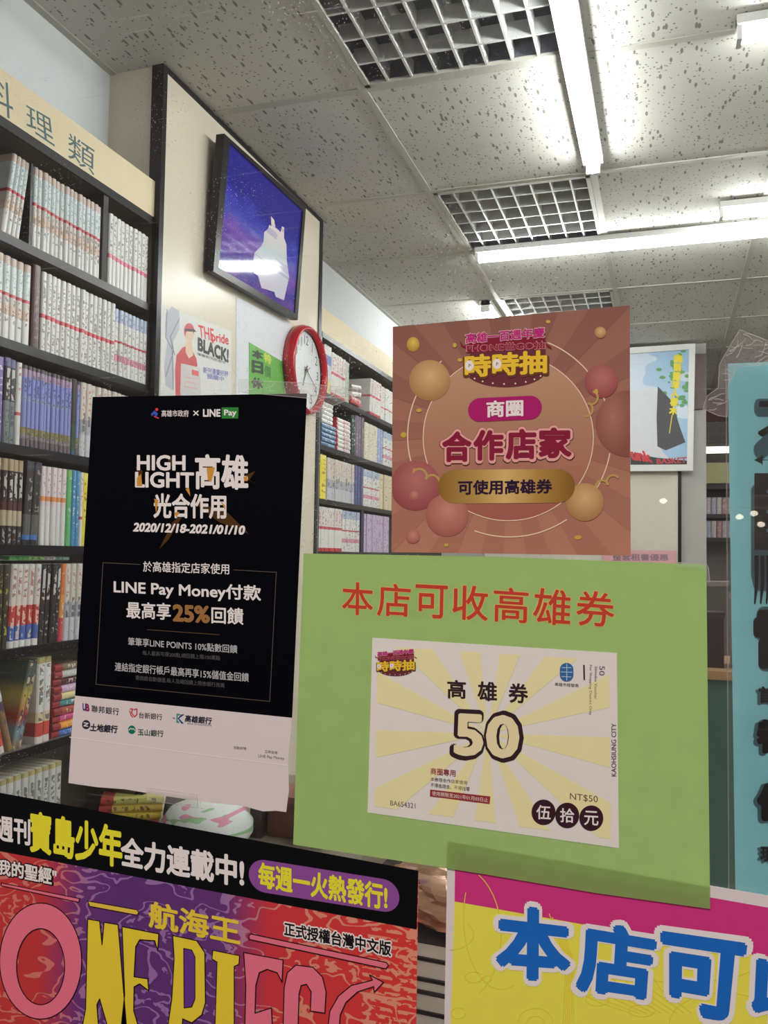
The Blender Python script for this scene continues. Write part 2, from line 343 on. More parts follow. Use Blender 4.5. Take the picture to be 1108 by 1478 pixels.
# ------------------------------------------------------------------ shop window
def glass_mat():
    m = bpy.data.materials.new('dusty_window_glass'); m.use_nodes = True; nt = m.node_tree; nt.nodes.clear(); N = nt.nodes.new; L = nt.links.new
    tr = N('ShaderNodeBsdfTransparent'); tr.inputs[0].default_value = (.975, .985, .98, 1)
    gl = N('ShaderNodeBsdfGlossy'); gl.inputs['Roughness'].default_value = .0
    fr = N('ShaderNodeFresnel'); fr.inputs[0].default_value = 1.5
    mx = N('ShaderNodeMixShader'); L(fr.outputs[0], mx.inputs[0]); L(tr.outputs[0], mx.inputs[1]); L(gl.outputs[0], mx.inputs[2])
    tc = N('ShaderNodeTexCoord'); df = N('ShaderNodeBsdfDiffuse'); df.inputs[0].default_value = (.8, .8, .8, 1)
    tl = N('ShaderNodeBsdfTranslucent'); tl.inputs[0].default_value = (.9, .9, .9, 1); ad = N('ShaderNodeAddShader'); L(df.outputs[0], ad.inputs[0]); L(tl.outputs[0], ad.inputs[1])
    def speck(scale, th, lo, hi):
        vo = N('ShaderNodeTexVoronoi'); vo.inputs['Scale'].default_value = scale; L(tc.outputs['Object'], vo.inputs['Vector'])
        sz = N('ShaderNodeSeparateColor'); L(vo.outputs['Color'], sz.inputs[0])
        a = N('ShaderNodeMapRange'); a.inputs[1].default_value = .0; a.inputs[2].default_value = 1; a.inputs[3].default_value = -th*.6; a.inputs[4].default_value = th; L(sz.outputs[0], a.inputs[0])
        lt = N('ShaderNodeMath'); lt.operation = 'LESS_THAN'; L(vo.outputs['Distance'], lt.inputs[0]); L(a.outputs[0], lt.inputs[1])
        no = N('ShaderNodeTexNoise'); no.inputs['Scale'].default_value = 7; no.inputs['Detail'].default_value = 4; L(tc.outputs['Object'], no.inputs['Vector'])
        mr = N('ShaderNodeMapRange'); mr.inputs[1].default_value = lo; mr.inputs[2].default_value = hi; L(no.outputs['Fac'], mr.inputs[0])
        mu = N('ShaderNodeMath'); mu.operation = 'MULTIPLY'; L(lt.outputs[0], mu.inputs[0]); L(mr.outputs[0], mu.inputs[1]); return mu
    s1 = speck(640, .30, .46, .66); s2 = speck(190, .11, .42, .7)
    mm = N('ShaderNodeMath'); mm.operation = 'MAXIMUM'; L(s1.outputs[0], mm.inputs[0]); L(s2.outputs[0], mm.inputs[1])
    # long fine wipe marks
    mp = N('ShaderNodeMapping'); mp.inputs['Rotation'].default_value = (0, .9, 0); mp.inputs['Scale'].default_value = (3, 1, 160)
    no = N('ShaderNodeTexNoise'); no.inputs['Scale'].default_value = 3; L(tc.outputs['Object'], mp.inputs[0]); L(mp.outputs[0], no.inputs['Vector'])
    mr = N('ShaderNodeMapRange'); mr.inputs[1].default_value = .66; mr.inputs[2].default_value = .8; mr.inputs[4].default_value = .12; L(no.outputs['Fac'], mr.inputs[0])
    m3 = N('ShaderNodeMath'); m3.operation = 'MULTIPLY'; m3.inputs[1].default_value = .3; L(mm.outputs[0], m3.inputs[0])
    m4 = N('ShaderNodeMath'); m4.operation = 'ADD'; L(m3.outputs[0], m4.inputs[0]); L(mr.outputs[0], m4.inputs[1])
    m5 = N('ShaderNodeMath'); m5.operation = 'ADD'; m5.inputs[1].default_value = .004; L(m4.outputs[0], m5.inputs[0])
    fin = N('ShaderNodeMixShader'); L(m5.outputs[0], fin.inputs[0]); L(mx.outputs[0], fin.inputs[1]); L(ad.outputs[0], fin.inputs[2])
    o = N('ShaderNodeOutputMaterial'); L(fin.outputs[0], o.inputs[0]); return m
win = struct(empty('window_1'), 'shop window glass with fine dust specks')
mesh_obj('pane', [V(WL, YG+.001, .25), V(XR, YG+.001, .25), V(XR, YG+.001, CE), V(WL, YG+.001, CE)], [[0, 1, 2, 3]], glass_mat(), win)
struct(box('wall_front', (WL-.1, YG-.08, 0), (XR+.1, YG+.04, .25), m_wall)); struct(box('trim_1', (WL-.1, YG-.1, CE), (XR+.1, YG+.02, CE+.25), m_wall))

# ------------------------------------------------------------------ bookcases
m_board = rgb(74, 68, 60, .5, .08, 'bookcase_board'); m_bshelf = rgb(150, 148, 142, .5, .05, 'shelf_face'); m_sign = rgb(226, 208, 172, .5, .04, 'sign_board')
LV = [.622, .414, .207, .006, -.201, -.408, -.66, -.95, -1.3]
def bookcase(y0, y1, xs, lab, light_top):
    r = tag(empty('bookcase'), lab, 'bookcase')
    box('back_panel', (WL+.002, y0, .0), (WL+.008, y1, ZC+.94), m_board, r)
    for ya, yb in ((y0, y0+.018), (y1-.008, y1)):
        box('side_panel', (WL+.008, ya, 0), (xs-.003, yb, ZC+.85), m_board, r); box('edge_strip', (xs-.003, ya, 0), (xs+.001, yb, ZC+.85), m_black, r)
    for i, z in enumerate(LV):
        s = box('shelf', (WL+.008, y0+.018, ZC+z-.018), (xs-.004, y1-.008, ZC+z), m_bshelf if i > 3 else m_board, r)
        box('shelf_edge', (xs-.004, y0+.018, ZC+z-.018), (xs+.0005, y1-.008, ZC+z+.001), m_black, s)
    s = box('top_board', (WL+.008, y0+.018, ZC+.832), (xs-.004, y1-.008, ZC+.848), m_board, r)
    box('shelf_edge', (xs-.004, y0+.01, ZC+.828), (xs+.001, y1-.01, ZC+.848), m_black, s)
    sb = box('sign_board', (xs-.012, y0, ZC+.848), (xs, y1, ZC+.942), m_sign, r)
    return r, sb
bc1, sb1 = bookcase(.80, 1.885, XS, 'tall black-edged manga bookcase with handwritten category board on top', True)
bc2, sb2 = bookcase(3.03, 4.95, -1.25, 'tall manga bookcase beyond the clock with a blank top board', False)
cv = Cv(Plane((XS, 0, 0), (1, 0, 0)), sb1, base=.0003)
mk = rgb(60, 92, 96, .6)
cv.quad('料', ((-27, 96), (17, 124), (20, 176), (-27, 144)), mk, 1, 0)
cv.quad('理', ((37, 150), (74, 172), (79, 212), (38, 184)), mk, 1, 0)
cv.quad('類', ((98, 190), (137, 216), (136, 254), (98, 228)), mk, 1, 0)

W = (228, 226, 222); PG = rgb(214, 208, 192, .8, .04, 'page_edges')
def book_proto(th, h, d, mat, lab, cat='book', group=None):
    c = [(-d, -th/2), (-.004, -th/2), (-.0012, -th*.36), (0, -th*.16), (0, th*.16), (-.0012, th*.36), (-.004, th/2), (-d, th/2)]
    o = G().prism([V(x, y, 0) for x, y in c], V(0, 0, h)).obj('book', mat)
    G().box((-d-.0005, -th/2+.0012, .0004), (-.004, th/2-.0012, h+.0006)).obj('page_block', PG, o)
    return o
def dup(o):
    c = o.copy(); S.collection.objects.link(c)
    for ch in o.children:
        k = ch.copy(); S.collection.objects.link(k); k.parent = c
    return c
ORD = ('first second third fourth fifth sixth seventh eighth ninth tenth eleventh twelfth thirteenth fourteenth fifteenth sixteenth '
       'seventeenth eighteenth nineteenth twentieth').split()
def nth(lab, i, n, where='from the window'):
    if n < 2: return lab
    l = f'{lab}, {ORD[i]} {where}'
    if len(re.findall(r"[A-Za-z0-9][A-Za-z0-9'-]*", l)) > 16: print('LONG LABEL', l)
    return l
def row(xs, pxa, pxb, n, lv, h, mat, lab, group, lean=0.0, d=.112, jit=.003, yab=None):
    """n upright volumes between two photograph columns on the shelf at level lv"""
    prow = {.622: 380, .414: 500, .207: 600, .006: 720, -.201: 880, -.408: 1000, -.66: 1130}[lv]
    if yab: ya, yb = yab
    else: ya = onx(pxa, prow, xs-.004).y; yb = onx(pxb, prow, xs-.004).y
    if xs == XS: yb = min(yb, 1.8762)
    th = (yb-ya)/n; proto = None
    for i in range(n):
        if proto is None: o = proto = book_proto(th*.90, h, d, mat, lab)
        else: o = dup(proto)
        a = math.radians(lean)
        o.location = (xs-.0045-random.uniform(0, jit*1.6), ya+th*(i+.5), ZC+lv+.0006+abs(math.sin(a))*th*.47)
        o.rotation_euler = (-a, 0, 0)
        tag(o, nth(lab, i, n), 'book', group, fin=False)
def stack(xs, pxa, pxb, lv, items, lab, group, h0=0, L=.112, ang=0):
    """volumes lying flat, spine outwards; items = list of (thickness, material, label)"""
    prow = {.622: 380, .414: 500, .207: 600, .006: 720, -.201: 880, -.408: 1000, -.66: 1130}[lv]
    ya = onx(pxa, prow, xs-.004).y; yb = onx(pxb, prow, xs-.004).y; z = ZC+lv+.0006+h0
    for th, mat, lb in items:
        o = book_proto(th*.97, yb-ya-.003, L, mat, lb); o.rotation_euler = (-math.pi/2, 0, 0)
        dx = random.uniform(0, .006); dy = random.uniform(-.002, .002)
        o.location = (xs-.004-dx, ya+.001+dy, z+th/2); z += th
        tag(o, lb, 'book', group, fin=False)
# spine printing
def sm(name, stops, marks=None, rough=.3): return ramp_mat('spine_'+name, 2, stops, rough, marks)
DK = (40, 36, 40)
s1 = sm('cook', [(0, W), (.16, (226, 224, 222)), (.3, (214, 190, 172)), (.42, (212, 204, 198)), (.52, (190, 60, 66)), (.56, (214, 222, 222)), (.9, (206, 186, 174))], [(.18, .5, (90, 80, 84), 16, .55), (.6, .9, (120, 150, 160), 22, .56)])
s2 = sm('pinkband', [(0, W), (.38, (222, 120, 140)), (.44, W)], [(.46, .95, (60, 60, 70), 18, .56)])
s3 = sm('redband', [(0, W), (.42, (208, 76, 84)), (.47, W)], [(.05, .4, (60, 60, 66), 20, .55), (.5, .9, (50, 50, 56), 18, .54)])
s4 = sm('mixtop', [(0, W), (.22, (220, 150, 170)), (.32, W), (.5, (196, 60, 66)), (.53, W), (.8, (180, 192, 214))], [(.05, .95, (90, 90, 100), 18, .57)])
s5 = sm('lavender', [(0, (110, 96, 104)), (.10, (150, 140, 140)), (.16, (150, 140, 90)), (.24, (140, 148, 206)), (.56, (150, 156, 200)), (.62, (138, 148, 210)), (.86, (176, 150, 176)), (.95, (90, 80, 90))], [(.58, .9, (40, 40, 60), 16, .54), (.1, .24, (50, 70, 50), 20, .5)])
s6 = sm('greyblack', [(0, (120, 124, 128)), (.5, (36, 34, 40)), (.9, (96, 92, 140))], [(.52, .88, W, 9, .46), (.04, .45, (60, 60, 66), 18, .52)])
s7 = sm('plainwhite', [(0, W), (.36, (200, 90, 90)), (.4, W)], [(.55, .95, (200, 80, 80), 18, .58)])
s8 = sm('darkgreen', [(0, (40, 80, 110)), (.06, (36, 70, 52)), (.4, (44, 40, 38))])
s9 = sm('blackscript', [(0, (44, 40, 38)), (.22, (190, 176, 150)), (.4, (86, 44, 44)), (.5, (52, 36, 36)), (.86, (180, 160, 130))], [(.52, .84, (224, 220, 214), 10, .48), (.02, .2, (180, 176, 170), 18, .52)])
s10 = sm('blackart', [(0, (36, 34, 38)), (.06, (70, 120, 190)), (.12, (90, 90, 88)), (.36, (44, 36, 40)), (.9, (60, 50, 66))], [(.4, .95, (170, 160, 160), 12, .57)])
s11 = sm('whitepink', [(0, W), (.04, W), (.5, (232, 214, 216)), (.56, (226, 150, 90)), (.62, (234, 220, 222))], [(.65, .92, (150, 130, 140), 18, .58)])
s12 = sm('green', [(0, (104, 184, 120)), (.9, (130, 190, 110))], [(.3, .9, W, 14, .6)])
s13 = sm('blue', [(0, (74, 142, 186)), (.9, (84, 150, 194))], [(.1, .9, W, 14, .6)])
s14 = sm('yellow', [(0, (232, 216, 70)), (.9, (238, 226, 110))], [(.1, .9, (150, 60, 50), 14, .58)])
s15 = sm('redblue', [(0, W), (.08, (70, 100, 170)), (.26, (196, 66, 64)), (.5, (224, 214, 208)), (.95, W)], [(.1, .55, (236, 214, 190), 10, .52), (.6, .95, (160, 70, 66), 14, .52)])
s16 = sm('black', [(0, (44, 40, 42)), (.5, (56, 40, 40)), (.7, (46, 40, 44))], [(.55, .97, W, 11, .5), (.1, .4, (190, 180, 178), 16, .58)])
s17 = sm('orange', [(0, (204, 60, 70)), (.3, (222, 150, 70)), (.6, (222, 120, 50))], [(.1, .9, W, 14, .6)])
s18 = sm('greywhite', [(0, (200, 200, 204)), (.3, (176, 176, 182)), (.5, (214, 206, 196))], [(.3, .6, (60, 60, 60), 8, .52), (.62, .94, (190, 110, 100), 16, .54)])
s19 = sm('tallscript', [(0, (236, 222, 214)), (.08, (206, 80, 74)), (.24, (226, 206, 170)), (.36, W), (.93, (180, 164, 110))], [(.42, .92, (54, 46, 48), 14, .5), (.26, .36, (50, 60, 110), 12, .5)])
s20 = sm('tallgrey', [(0, (206, 206, 202)), (.95, (188, 172, 120))], [(.1, .88, (60, 58, 58), 15, .5)])
s21 = sm('redstripe', [(0, (196, 60, 70)), (.08, W), (.5, (206, 90, 100)), (.56, W)], [(.6, .95, (200, 90, 100), 16, .5)])
def cover(n, c, c2=(240, 240, 240)): return ramp_mat('cover_'+n, 2, [(0, c), (.97, c)], .3, [(.1, .9, c2, 12, .58)])
# --- left case
row(XS, 47, 147, 16, .622, .172, s1, 'white cooking comic upright on the top shelf under the handwritten board', 'upright cooking comics on the top shelf')
row(XS, 2, 30, 4, .622, .172, s1, 'white cooking comic leaning on the upright run on the top shelf', 'leaning comics on the top shelf', lean=8)
row(XS, 157.5, 218, 10, .622, .172, s2, 'white comic with pink band standing beyond the top shelf divider', 'pink-banded comics on the top shelf')
row(XS, -40, 44, 8, .414, .168, s1, 'white cooking comic in the near run on the second shelf', 'near run of comics on the second shelf')
row(XS, 46, 58, 1, .414, .176, cover('maroon', (70, 34, 34), (120, 80, 70)), 'dark maroon thick book between two white runs on the second shelf', None)
row(XS, 60, 167, 16, .414, .17, s3, 'white comic with one red spine stripe on the second shelf', 'red-striped comics on the second shelf')
row(XS, 167, 218, 8, .414, .162, s4, 'white comic with pink and blue spine on the second shelf', 'pink and blue comics on the second shelf')
row(XS, -30, 6.5, 3, .207, .17, cover('violet', (130, 110, 170)), 'violet comic at the near end of the third shelf', 'violet comics on the third shelf')
row(XS, 6.5, 25.5, 2, .207, .172, s6, 'grey comic with black upper spine on the third shelf', 'grey and black comics on the third shelf')
row(XS, 25.5, 33.5, 1, .207, .17, s7, 'single white comic beside the lavender run on the third shelf', None)
row(XS, 33.5, 105, 12, .207, .168, s5, 'lavender comic in the long run on the third shelf', 'lavender comics on the third shelf')
row(XS, 105, 112.5, 1, .207, .17, s8, 'dark green thick comic at the end of the lavender run', None)
row(XS, 113, 118, 1, .207, .168, s5, 'lavender comic standing alone past the dark green one', None)
row(XS, 118, 218, 13, .207, .168, s18, 'pale grey comic above the black poster on the third shelf', 'pale grey comics on the third shelf')
row(XS, -30, 37, 8, .006, .172, s9, 'black comic with white brush lettering on the fourth shelf', 'black lettered comics on the fourth shelf')
row(XS, 38, 60, 2, .006, .174, s10, 'tall dark comic with blue foot mark leaning on the fourth shelf', 'dark leaning comics on the fourth shelf', lean=3)
row(XS, 62, 98, 5, .006, .168, s11, 'white and pale pink comic on the fourth shelf', 'pale pink comics on the fourth shelf')
row(XS, 98, 105, 1, .006, .168, s12, 'green comic beside two blue ones on the fourth shelf', None)
row(XS, 105, 117, 2, .006, .168, s13, 'sky blue comic on the fourth shelf', 'blue comics on the fourth shelf')
row(XS, 117, 122, 1, .006, .166, s7, 'thin white comic between the blue and yellow ones on the fourth shelf', None)
row(XS, 122, 160, 5, .006, .166, s14, 'yellow comic beside the black poster on the fourth shelf', 'yellow comics on the fourth shelf')
row(XS, -30, 14, 5, -.201, .168, cover('olive', (54, 50, 34), (190, 180, 70)), 'black comic with yellow marks on the fifth shelf', 'black and yellow comics on the fifth shelf')
row(XS, 14, 59, 5, -.201, .168, s15, 'white comic with red figure and blue foot on the fifth shelf', 'red and blue comics on the fifth shelf', lean=2)
row(XS, 59, 88, 4, -.201, .168, s16, 'black comic with white title on the fifth shelf', 'black comics on the fifth shelf', lean=2)
row(XS, 88, 95, 1, -.201, .168, s17, 'orange comic with red foot on the fifth shelf', None, lean=2)
row(XS, 95, 150, 7, -.201, .168, s18, 'white and grey comic beside the black poster on the fifth shelf', 'grey-footed comics on the fifth shelf', lean=1)
stack(XS, 14, 102, -.201, [(.010, ramp_mat('spine_greenflat', 2, [(0, (90, 170, 90)), (.3, (150, 190, 120)), (.55, (220, 200, 210)), (.75, (130, 160, 150))], .4, [(.05, .9, (50, 110, 60), 12, .52)]), 'thin green comic lying flat on top of the upright ones on the fifth shelf')], '', None, h0=.1755)
# row six: leaning volumes, two whites, a pile
row(XS, 55.5, 78, 2, -.408, .178, s19, 'tall white comic with red foot on the sixth shelf', 'white tall comics on the sixth shelf')
pile = [(70, 110, 190, 'blue'), (236, 160, 60, 'orange'), (226, 90, 150, 'pink'), (176, 80, 66, 'brick red'), (70, 140, 146, 'teal'), (238, 220, 160, 'cream'), (214, 176, 214, 'lilac'), (90, 40, 44, 'maroon'), (206, 206, 200, 'pale grey'), (126, 104, 80, 'brown')]
stack(XS, 79, 122, -.408, [(.0158, ramp_mat('spine_pile_'+c[3].replace(' ', '_'), 2, [(0, (150, 50, 54)), (.26, c[:3]), (.97, c[:3])], .3, [(.4, .9, W, 12, .56)]), f'{c[3]} paperback lying in the pile on the sixth shelf') for c in pile], '', 'paperback pile on the sixth shelf')
art = ramp_mat('cover_fantasy', 2, [(0, (150, 120, 90)), (.2, (120, 150, 160)), (.35, (170, 70, 60)), (.6, (190, 170, 90)), (.8, (90, 100, 90))], .2, [(0, 1, (70, 60, 90), 7, .52), (0, 1, (210, 190, 150), 9, .58)], interp='EASE')
def leaning(px, lean, h, mat, lab, th=.014, yaw=0, dx=0, lv=-.408):
    y = onx(px, 1080, XS-.01).y; o = book_proto(th, h, .118, mat, lab)
    o.rotation_euler = (-math.radians(lean), 0, math.radians(yaw)); o.location = (XS-.008+dx, y, ZC+lv+.001+abs(math.sin(math.radians(lean)))*th*.5)
    tag(o, lab, 'book', 'loose comics on the sixth shelf', fin=False)
leaning(20, 14.5, .178, art, 'comic with painted cover leaning to the white pair on the sixth shelf', yaw=0)
leaning(29, 14.5, .178, art, 'comic with pale spine and painted cover tucked behind the leaning one', yaw=0, dx=-.004)
leaning(15, -18, .178, ramp_mat('spine_tan', 2, [(0, (150, 120, 80)), (.5, (90, 70, 100)), (.6, (214, 214, 210))], .3, [(0, 1, (80, 80, 120), 12, .56)]), 'tan and grey comic leaning back towards the window on the sixth shelf')
leaning(3, -16, .178, s19, 'white comic leaning back at the near end of the sixth shelf')
row(XS, -10, 91, 10, -.66, .2, s20, 'tall pale grey volume on the lowest visible shelf', 'tall grey volumes on the lowest visible shelf', jit=.001)
box('divider', (WL+.01, onx(149, 380, XS).y, ZC+.622), (XS-.004, onx(156, 380, XS).y, ZC+.83), m_dark, bc1)
box('divider', (WL+.01, onx(42.5, 380, XS).y, ZC+.622), (XS-.004, onx(45.5, 380, XS).y, ZC+.795), m_black, bc1)
# near end of top shelf: glossy books lying flat
stack(XS, -46, -1, .622, [(.022, cover('near_black', (30, 28, 34), (120, 40, 44)), 'black glossy book lowest of the flat pile on the top shelf'), (.02, cover('near_white', (216, 214, 226), (60, 50, 120)), 'white book in the flat pile on the top shelf'), (.02, cover('near_yellow', (60, 58, 60), (220, 210, 90)), 'dark book with yellow dot topmost of the flat pile')], '', 'flat pile on the top shelf', h0=.0)
# --- far case
X2 = -1.25
def yy(px, py=600): return onx(px, py, X2).y
def frow(pxa, pxb, n, lv, h, mat, lab, group, **k): row(X2, pxa, pxb, n, lv, h, mat, lab, group, yab=(yy(pxa), yy(pxb)), **k)
frow(470, 480, 3, .622, .19, ramp_mat('spine_far1', 2, [(0, (226, 214, 150)), (.3, (220, 220, 226)), (.6, (110, 124, 190)), (.8, W)], .4, [(0, 1, (120, 130, 150), 12, .6)]), 'tall white and blue volume on the far top shelf', 'white and blue volumes on the far top shelf')
frow(480, 500, 6, .622, .175, s21, 'white comic with red lettering on the far top shelf', 'red-lettered comics on the far top shelf')
frow(500, 506, 2, .622, .172, cover('fargreen', (186, 200, 176), (90, 130, 80)), 'pale green comic on the far top shelf', 'pale green comics on the far top shelf')
frow(536, 552, 4, .622, .165, s21, 'red and white comic past the gap on the far top shelf', 'red and white comics past the gap', lean=3)
frow(552, 600, 9, .622, .16, s7, 'white comic beside the pink sticker on the far top shelf', 'white comics behind the pink sticker')
for i, (th, c, lb) in enumerate([(.03, (206, 80, 80), 'red'), (.02, W, 'white'), (.022, (170, 160, 150), 'grey')]):
    o = book_proto(th, .12, .112, cover('fargap%d' % i, c), ''); o.rotation_euler = (-math.pi/2+(.12 if i else 0), 0, 0)
    o.location = (X2-.004, yy(508)+.002, ZC+.6226+.012+i*.028+th/2); tag(o, f'{lb} paperback lying in the gap on the far top shelf', 'book', 'flat books in the far top shelf gap', fin=False)
def fstack(pxa, pxb, lv, n, th, mat, lab, group):
    ya, yb = yy(pxa), yy(pxb); proto = None
    for i in range(n):
        if proto is None: o = proto = book_proto(th*.96, yb-ya-.004, .112, mat, lab)
        else: o = dup(proto)
        o.rotation_euler = (-math.pi/2, 0, 0); o.location = (X2-.004-random.uniform(0, .006), ya+.002, ZC+lv+.001+th*(i+.5)); tag(o, nth(lab, i, n, 'from the bottom'), 'book', group, fin=False)
fstack(467, 488, .414, 5, .018, cover('stackblue', (70, 110, 150), (200, 220, 230)), 'blue paperback low in the flat pile on the far second shelf', 'blue flat paperbacks on the far second shelf')
for i in range(5):
    o = book_proto(.016, .11, .112, cover('stackwhite', W, (90, 120, 160)), ''); o.rotation_euler = (-math.pi/2, 0, 0); o.location = (X2-.006, yy(467)+.002, ZC+.505+.0165*(i+.5)); tag(o, nth('white paperback high in the flat pile on the far second shelf', i, 5, 'from its bottom'), 'book', 'white flat paperbacks on the far second shelf', fin=False)
fstack(489, 509, .414, 8, .017, s21, 'red and white paperback lying flat on the far second shelf', 'red and white flat paperbacks')
frow(510, 516, 2, .414, .17, cover('forest', (36, 60, 48)), 'dark green book beside flat piles on the far second shelf', 'dark green books on the far second shelf')
frow(517, 528, 3, .414, .178, cover('mauve', (120, 104, 120), (190, 180, 190)), 'tall mauve comic on the far second shelf', 'mauve comics on the far second shelf')
frow(529, 548, 6, .414, .165, cover('cream', (226, 220, 200), (160, 150, 150)), 'cream comic on the far second shelf', 'cream comics on the far second shelf')
frow(548, 556, 2, .414, .165, cover('paleblue', (150, 164, 200)), 'pale blue comic on the far second shelf', 'pale blue comics on the far second shelf')
frow(556, 600, 8, .414, .162, s4, 'pink and white comic by the sticker on the far second shelf', 'pink and white comics on the far second shelf')
frow(466, 476, 1, .207, .172, s14, 'fat bright yellow volume at the near end of the far third shelf', None)
frow(477, 515, 11, .207, .168, s18, 'white comic with black foot marks on the far third shelf', 'white comics on the far third shelf')
frow(516, 528, 3, .207, .168, cover('navy', (84, 84, 130), (140, 140, 176)), 'navy comic in the middle of the far third shelf', 'navy comics on the far third shelf')
frow(529, 552, 6, .207, .165, s4, 'pale comic past the navy ones on the far third shelf', 'pale comics on the far third shelf')
frow(552, 600, 9, .207, .165, cover('straw', (220, 206, 176), (170, 120, 90)), 'straw-coloured comic by the sticker on the far third shelf', 'straw comics on the far third shelf')
frow(465, 500, 9, .006, .172, s21, 'white comic with pink lettering on the far fourth shelf', 'pink-lettered comics on the far fourth shelf')
frow(500, 524, 6, .006, .17, s4, 'pink and grey comic by the post on the far fourth shelf', 'pink and grey comics on the far fourth shelf')
frow(530, 566, 9, .006, .17, cover('lilacfar', (196, 180, 206), (150, 90, 120)), 'lilac comic past the dark post on the far fourth shelf', 'lilac comics on the far fourth shelf')
box('divider', (WL+.01, yy(525), ZC+.006), (X2-.004, yy(529), ZC+.19), rgb(52, 48, 78, .5), bc2)
# grey post between the pier and the far case
post = G().box((WL, 2.985, 0), (-1.243, 3.025, ZC+.93)).obj('wall_post', rgb(150, 152, 150, .4)); struct(post)

# ------------------------------------------------------------------ things on the pier
PP = Plane((XP, 0, 0), (1, 0, 0))
# framed night picture, hung tilting forward
n = V(1, 0, -.05).normalized(); pf = Plane((-1.196, 0, ZC+.80), n)
fr = tag(empty('framed_picture'), 'black-framed blue and violet starry picture hanging above the clock', 'picture')
O = [(322, 193), (440, 299), (428, 462), (306, 392)]; I = [(330, 206), (436, 304), (424, 452), (314, 386)]
for a in range(4):
    b = (a+1) % 4; slab('frame_bar', pf, [O[a], O[b], I[b], I[a]], -.026, m_black, fr, off=.004)
def night():
    m = principled('starry_print', (.1, .1, .5), .06, Specular_IOR_Level=.6); nt = m.node_tree; b = nt.nodes['Principled BSDF']; N = nt.nodes.new; L = nt.links.new
    tc = N('ShaderNodeTexCoord'); sp = N('ShaderNodeSeparateXYZ'); L(tc.outputs['Generated'], sp.inputs[0])
    no = N('ShaderNodeTexNoise'); no.inputs['Scale'].default_value = 4; no.inputs['Detail'].default_value = 6; L(tc.outputs['Generated'], no.inputs['Vector'])
    ad = N('ShaderNodeMath'); ad.operation = 'MULTIPLY_ADD'; ad.inputs[1].default_value = .55; L(no.outputs['Fac'], ad.inputs[0]); L(sp.outputs[2], ad.inputs[2])
    cr = N('ShaderNodeValToRGB'); el = cr.color_ramp.elements
    for i, (p, c) in enumerate([(.3, (130, 90, 180)), (.42, (70, 66, 170)), (.60, (150, 104, 200)), (.76, (84, 100, 210)), (.9, (50, 60, 190)), (1, (30, 30, 160))]):
        e = el[i] if i < 2 else el.new(p); e.position = p; e.color = (lin(c[0])*.5, lin(c[1])*.45, lin(c[2])*.62, 1)
    L(ad.outputs[0], cr.inputs[0])
    vo = N('ShaderNodeTexVoronoi'); vo.inputs['Scale'].default_value = 46; L(tc.outputs['Generated'], vo.inputs['Vector'])
    lt = N('ShaderNodeMath'); lt.operation = 'LESS_THAN'; lt.inputs[1].default_value = .13; L(vo.outputs['Distance'], lt.inputs[0])
    mr = N('ShaderNodeMapRange'); mr.inputs[1].default_value = .95; mr.inputs[2].default_value = .3; mr.inputs[3].default_value = 0; mr.inputs[4].default_value = .6; L(sp.outputs[2], mr.inputs[0])
    mu = N('ShaderNodeMath'); mu.operation = 'MULTIPLY'; L(lt.outputs[0], mu.inputs[0]); L(mr.outputs[0], mu.inputs[1])
    mx = N('ShaderNodeMix'); mx.data_type = 'RGBA'; mx.inputs[7].default_value = (.6, .6, .8, 1); L(mu.outputs[0], mx.inputs[0]); L(cr.outputs[0], mx.inputs[6]); L(mx.outputs[2], b.inputs['Base Color'])
    return m
slab('print_panel', pf, I, -.018, night(), fr, off=-.001)
c = Cv(pf, fr, 300, 180, 5.093, base=-.0008)
pale = ramp_mat('pale_rock', 2, [(0, (206, 196, 214)), (.5, (190, 200, 206)), (1, (220, 200, 196))], .1, interp='LINEAR', marks=[(0, 1, (170, 160, 190), 6, .6)])
c.poly([(335, 1000), (345, 940), (385, 900), (410, 860), (415, 790), (440, 768), (455, 735), (468, 750), (465, 672), (488, 700), (498, 756), (515, 770), (535, 790), (545, 748), (562, 756), (560, 830), (578, 880), (580, 990), (598, 1120), (560, 1290), (500, 1265), (490, 1230), (430, 1210), (395, 1200), (370, 1110), (340, 1090)], pale, 1, 'pale_shape')
# red wall clock
ck = tag(empty('wall_clock'), 'round wall clock with red rim and white face on the beige pier', 'clock')
cy_, cz_, Rk = 2.797, ZC+.643, .157
m_red = rgb(176, 24, 40, .18, .03, 'red_plastic')
G().lathe([(Rk-.012, 0), (Rk, .004), (Rk+.002, .022), (Rk-.004, .040), (Rk-.010, .046), (Rk-.017, .040), (Rk-.020, .026)], 56, (XP, cy_, cz_), 'x').obj('rim', m_red, ck, True)
G().lathe([(0, .020), (Rk-.02, .020), (Rk-.02, .0), (0, 0)], 56, (XP, cy_, cz_), 'x').obj('dial', rgb(226, 230, 230, .3), ck)
def dial_text(t, a, rr, h):
    vs, fs = text_mesh(t); x0 = min(v[0] for v in vs); x1 = max(v[0] for v in vs); y0 = min(v[1] for v in vs); y1 = max(v[1] for v in vs); s = h/(y1-y0)
    Cy, Cz = cy_+math.sin(a)*rr, cz_+math.cos(a)*rr
    mesh_obj('numeral', [V(XP+.0206, Cy+(x-(x0+x1)/2)*s, Cz+(y-(y0+y1)/2)*s) for x, y in vs], fs, rgb(70, 72, 78, .5), ck)
for k in range(1, 13): dial_text(str(k), math.radians(30*k), .108, .032)
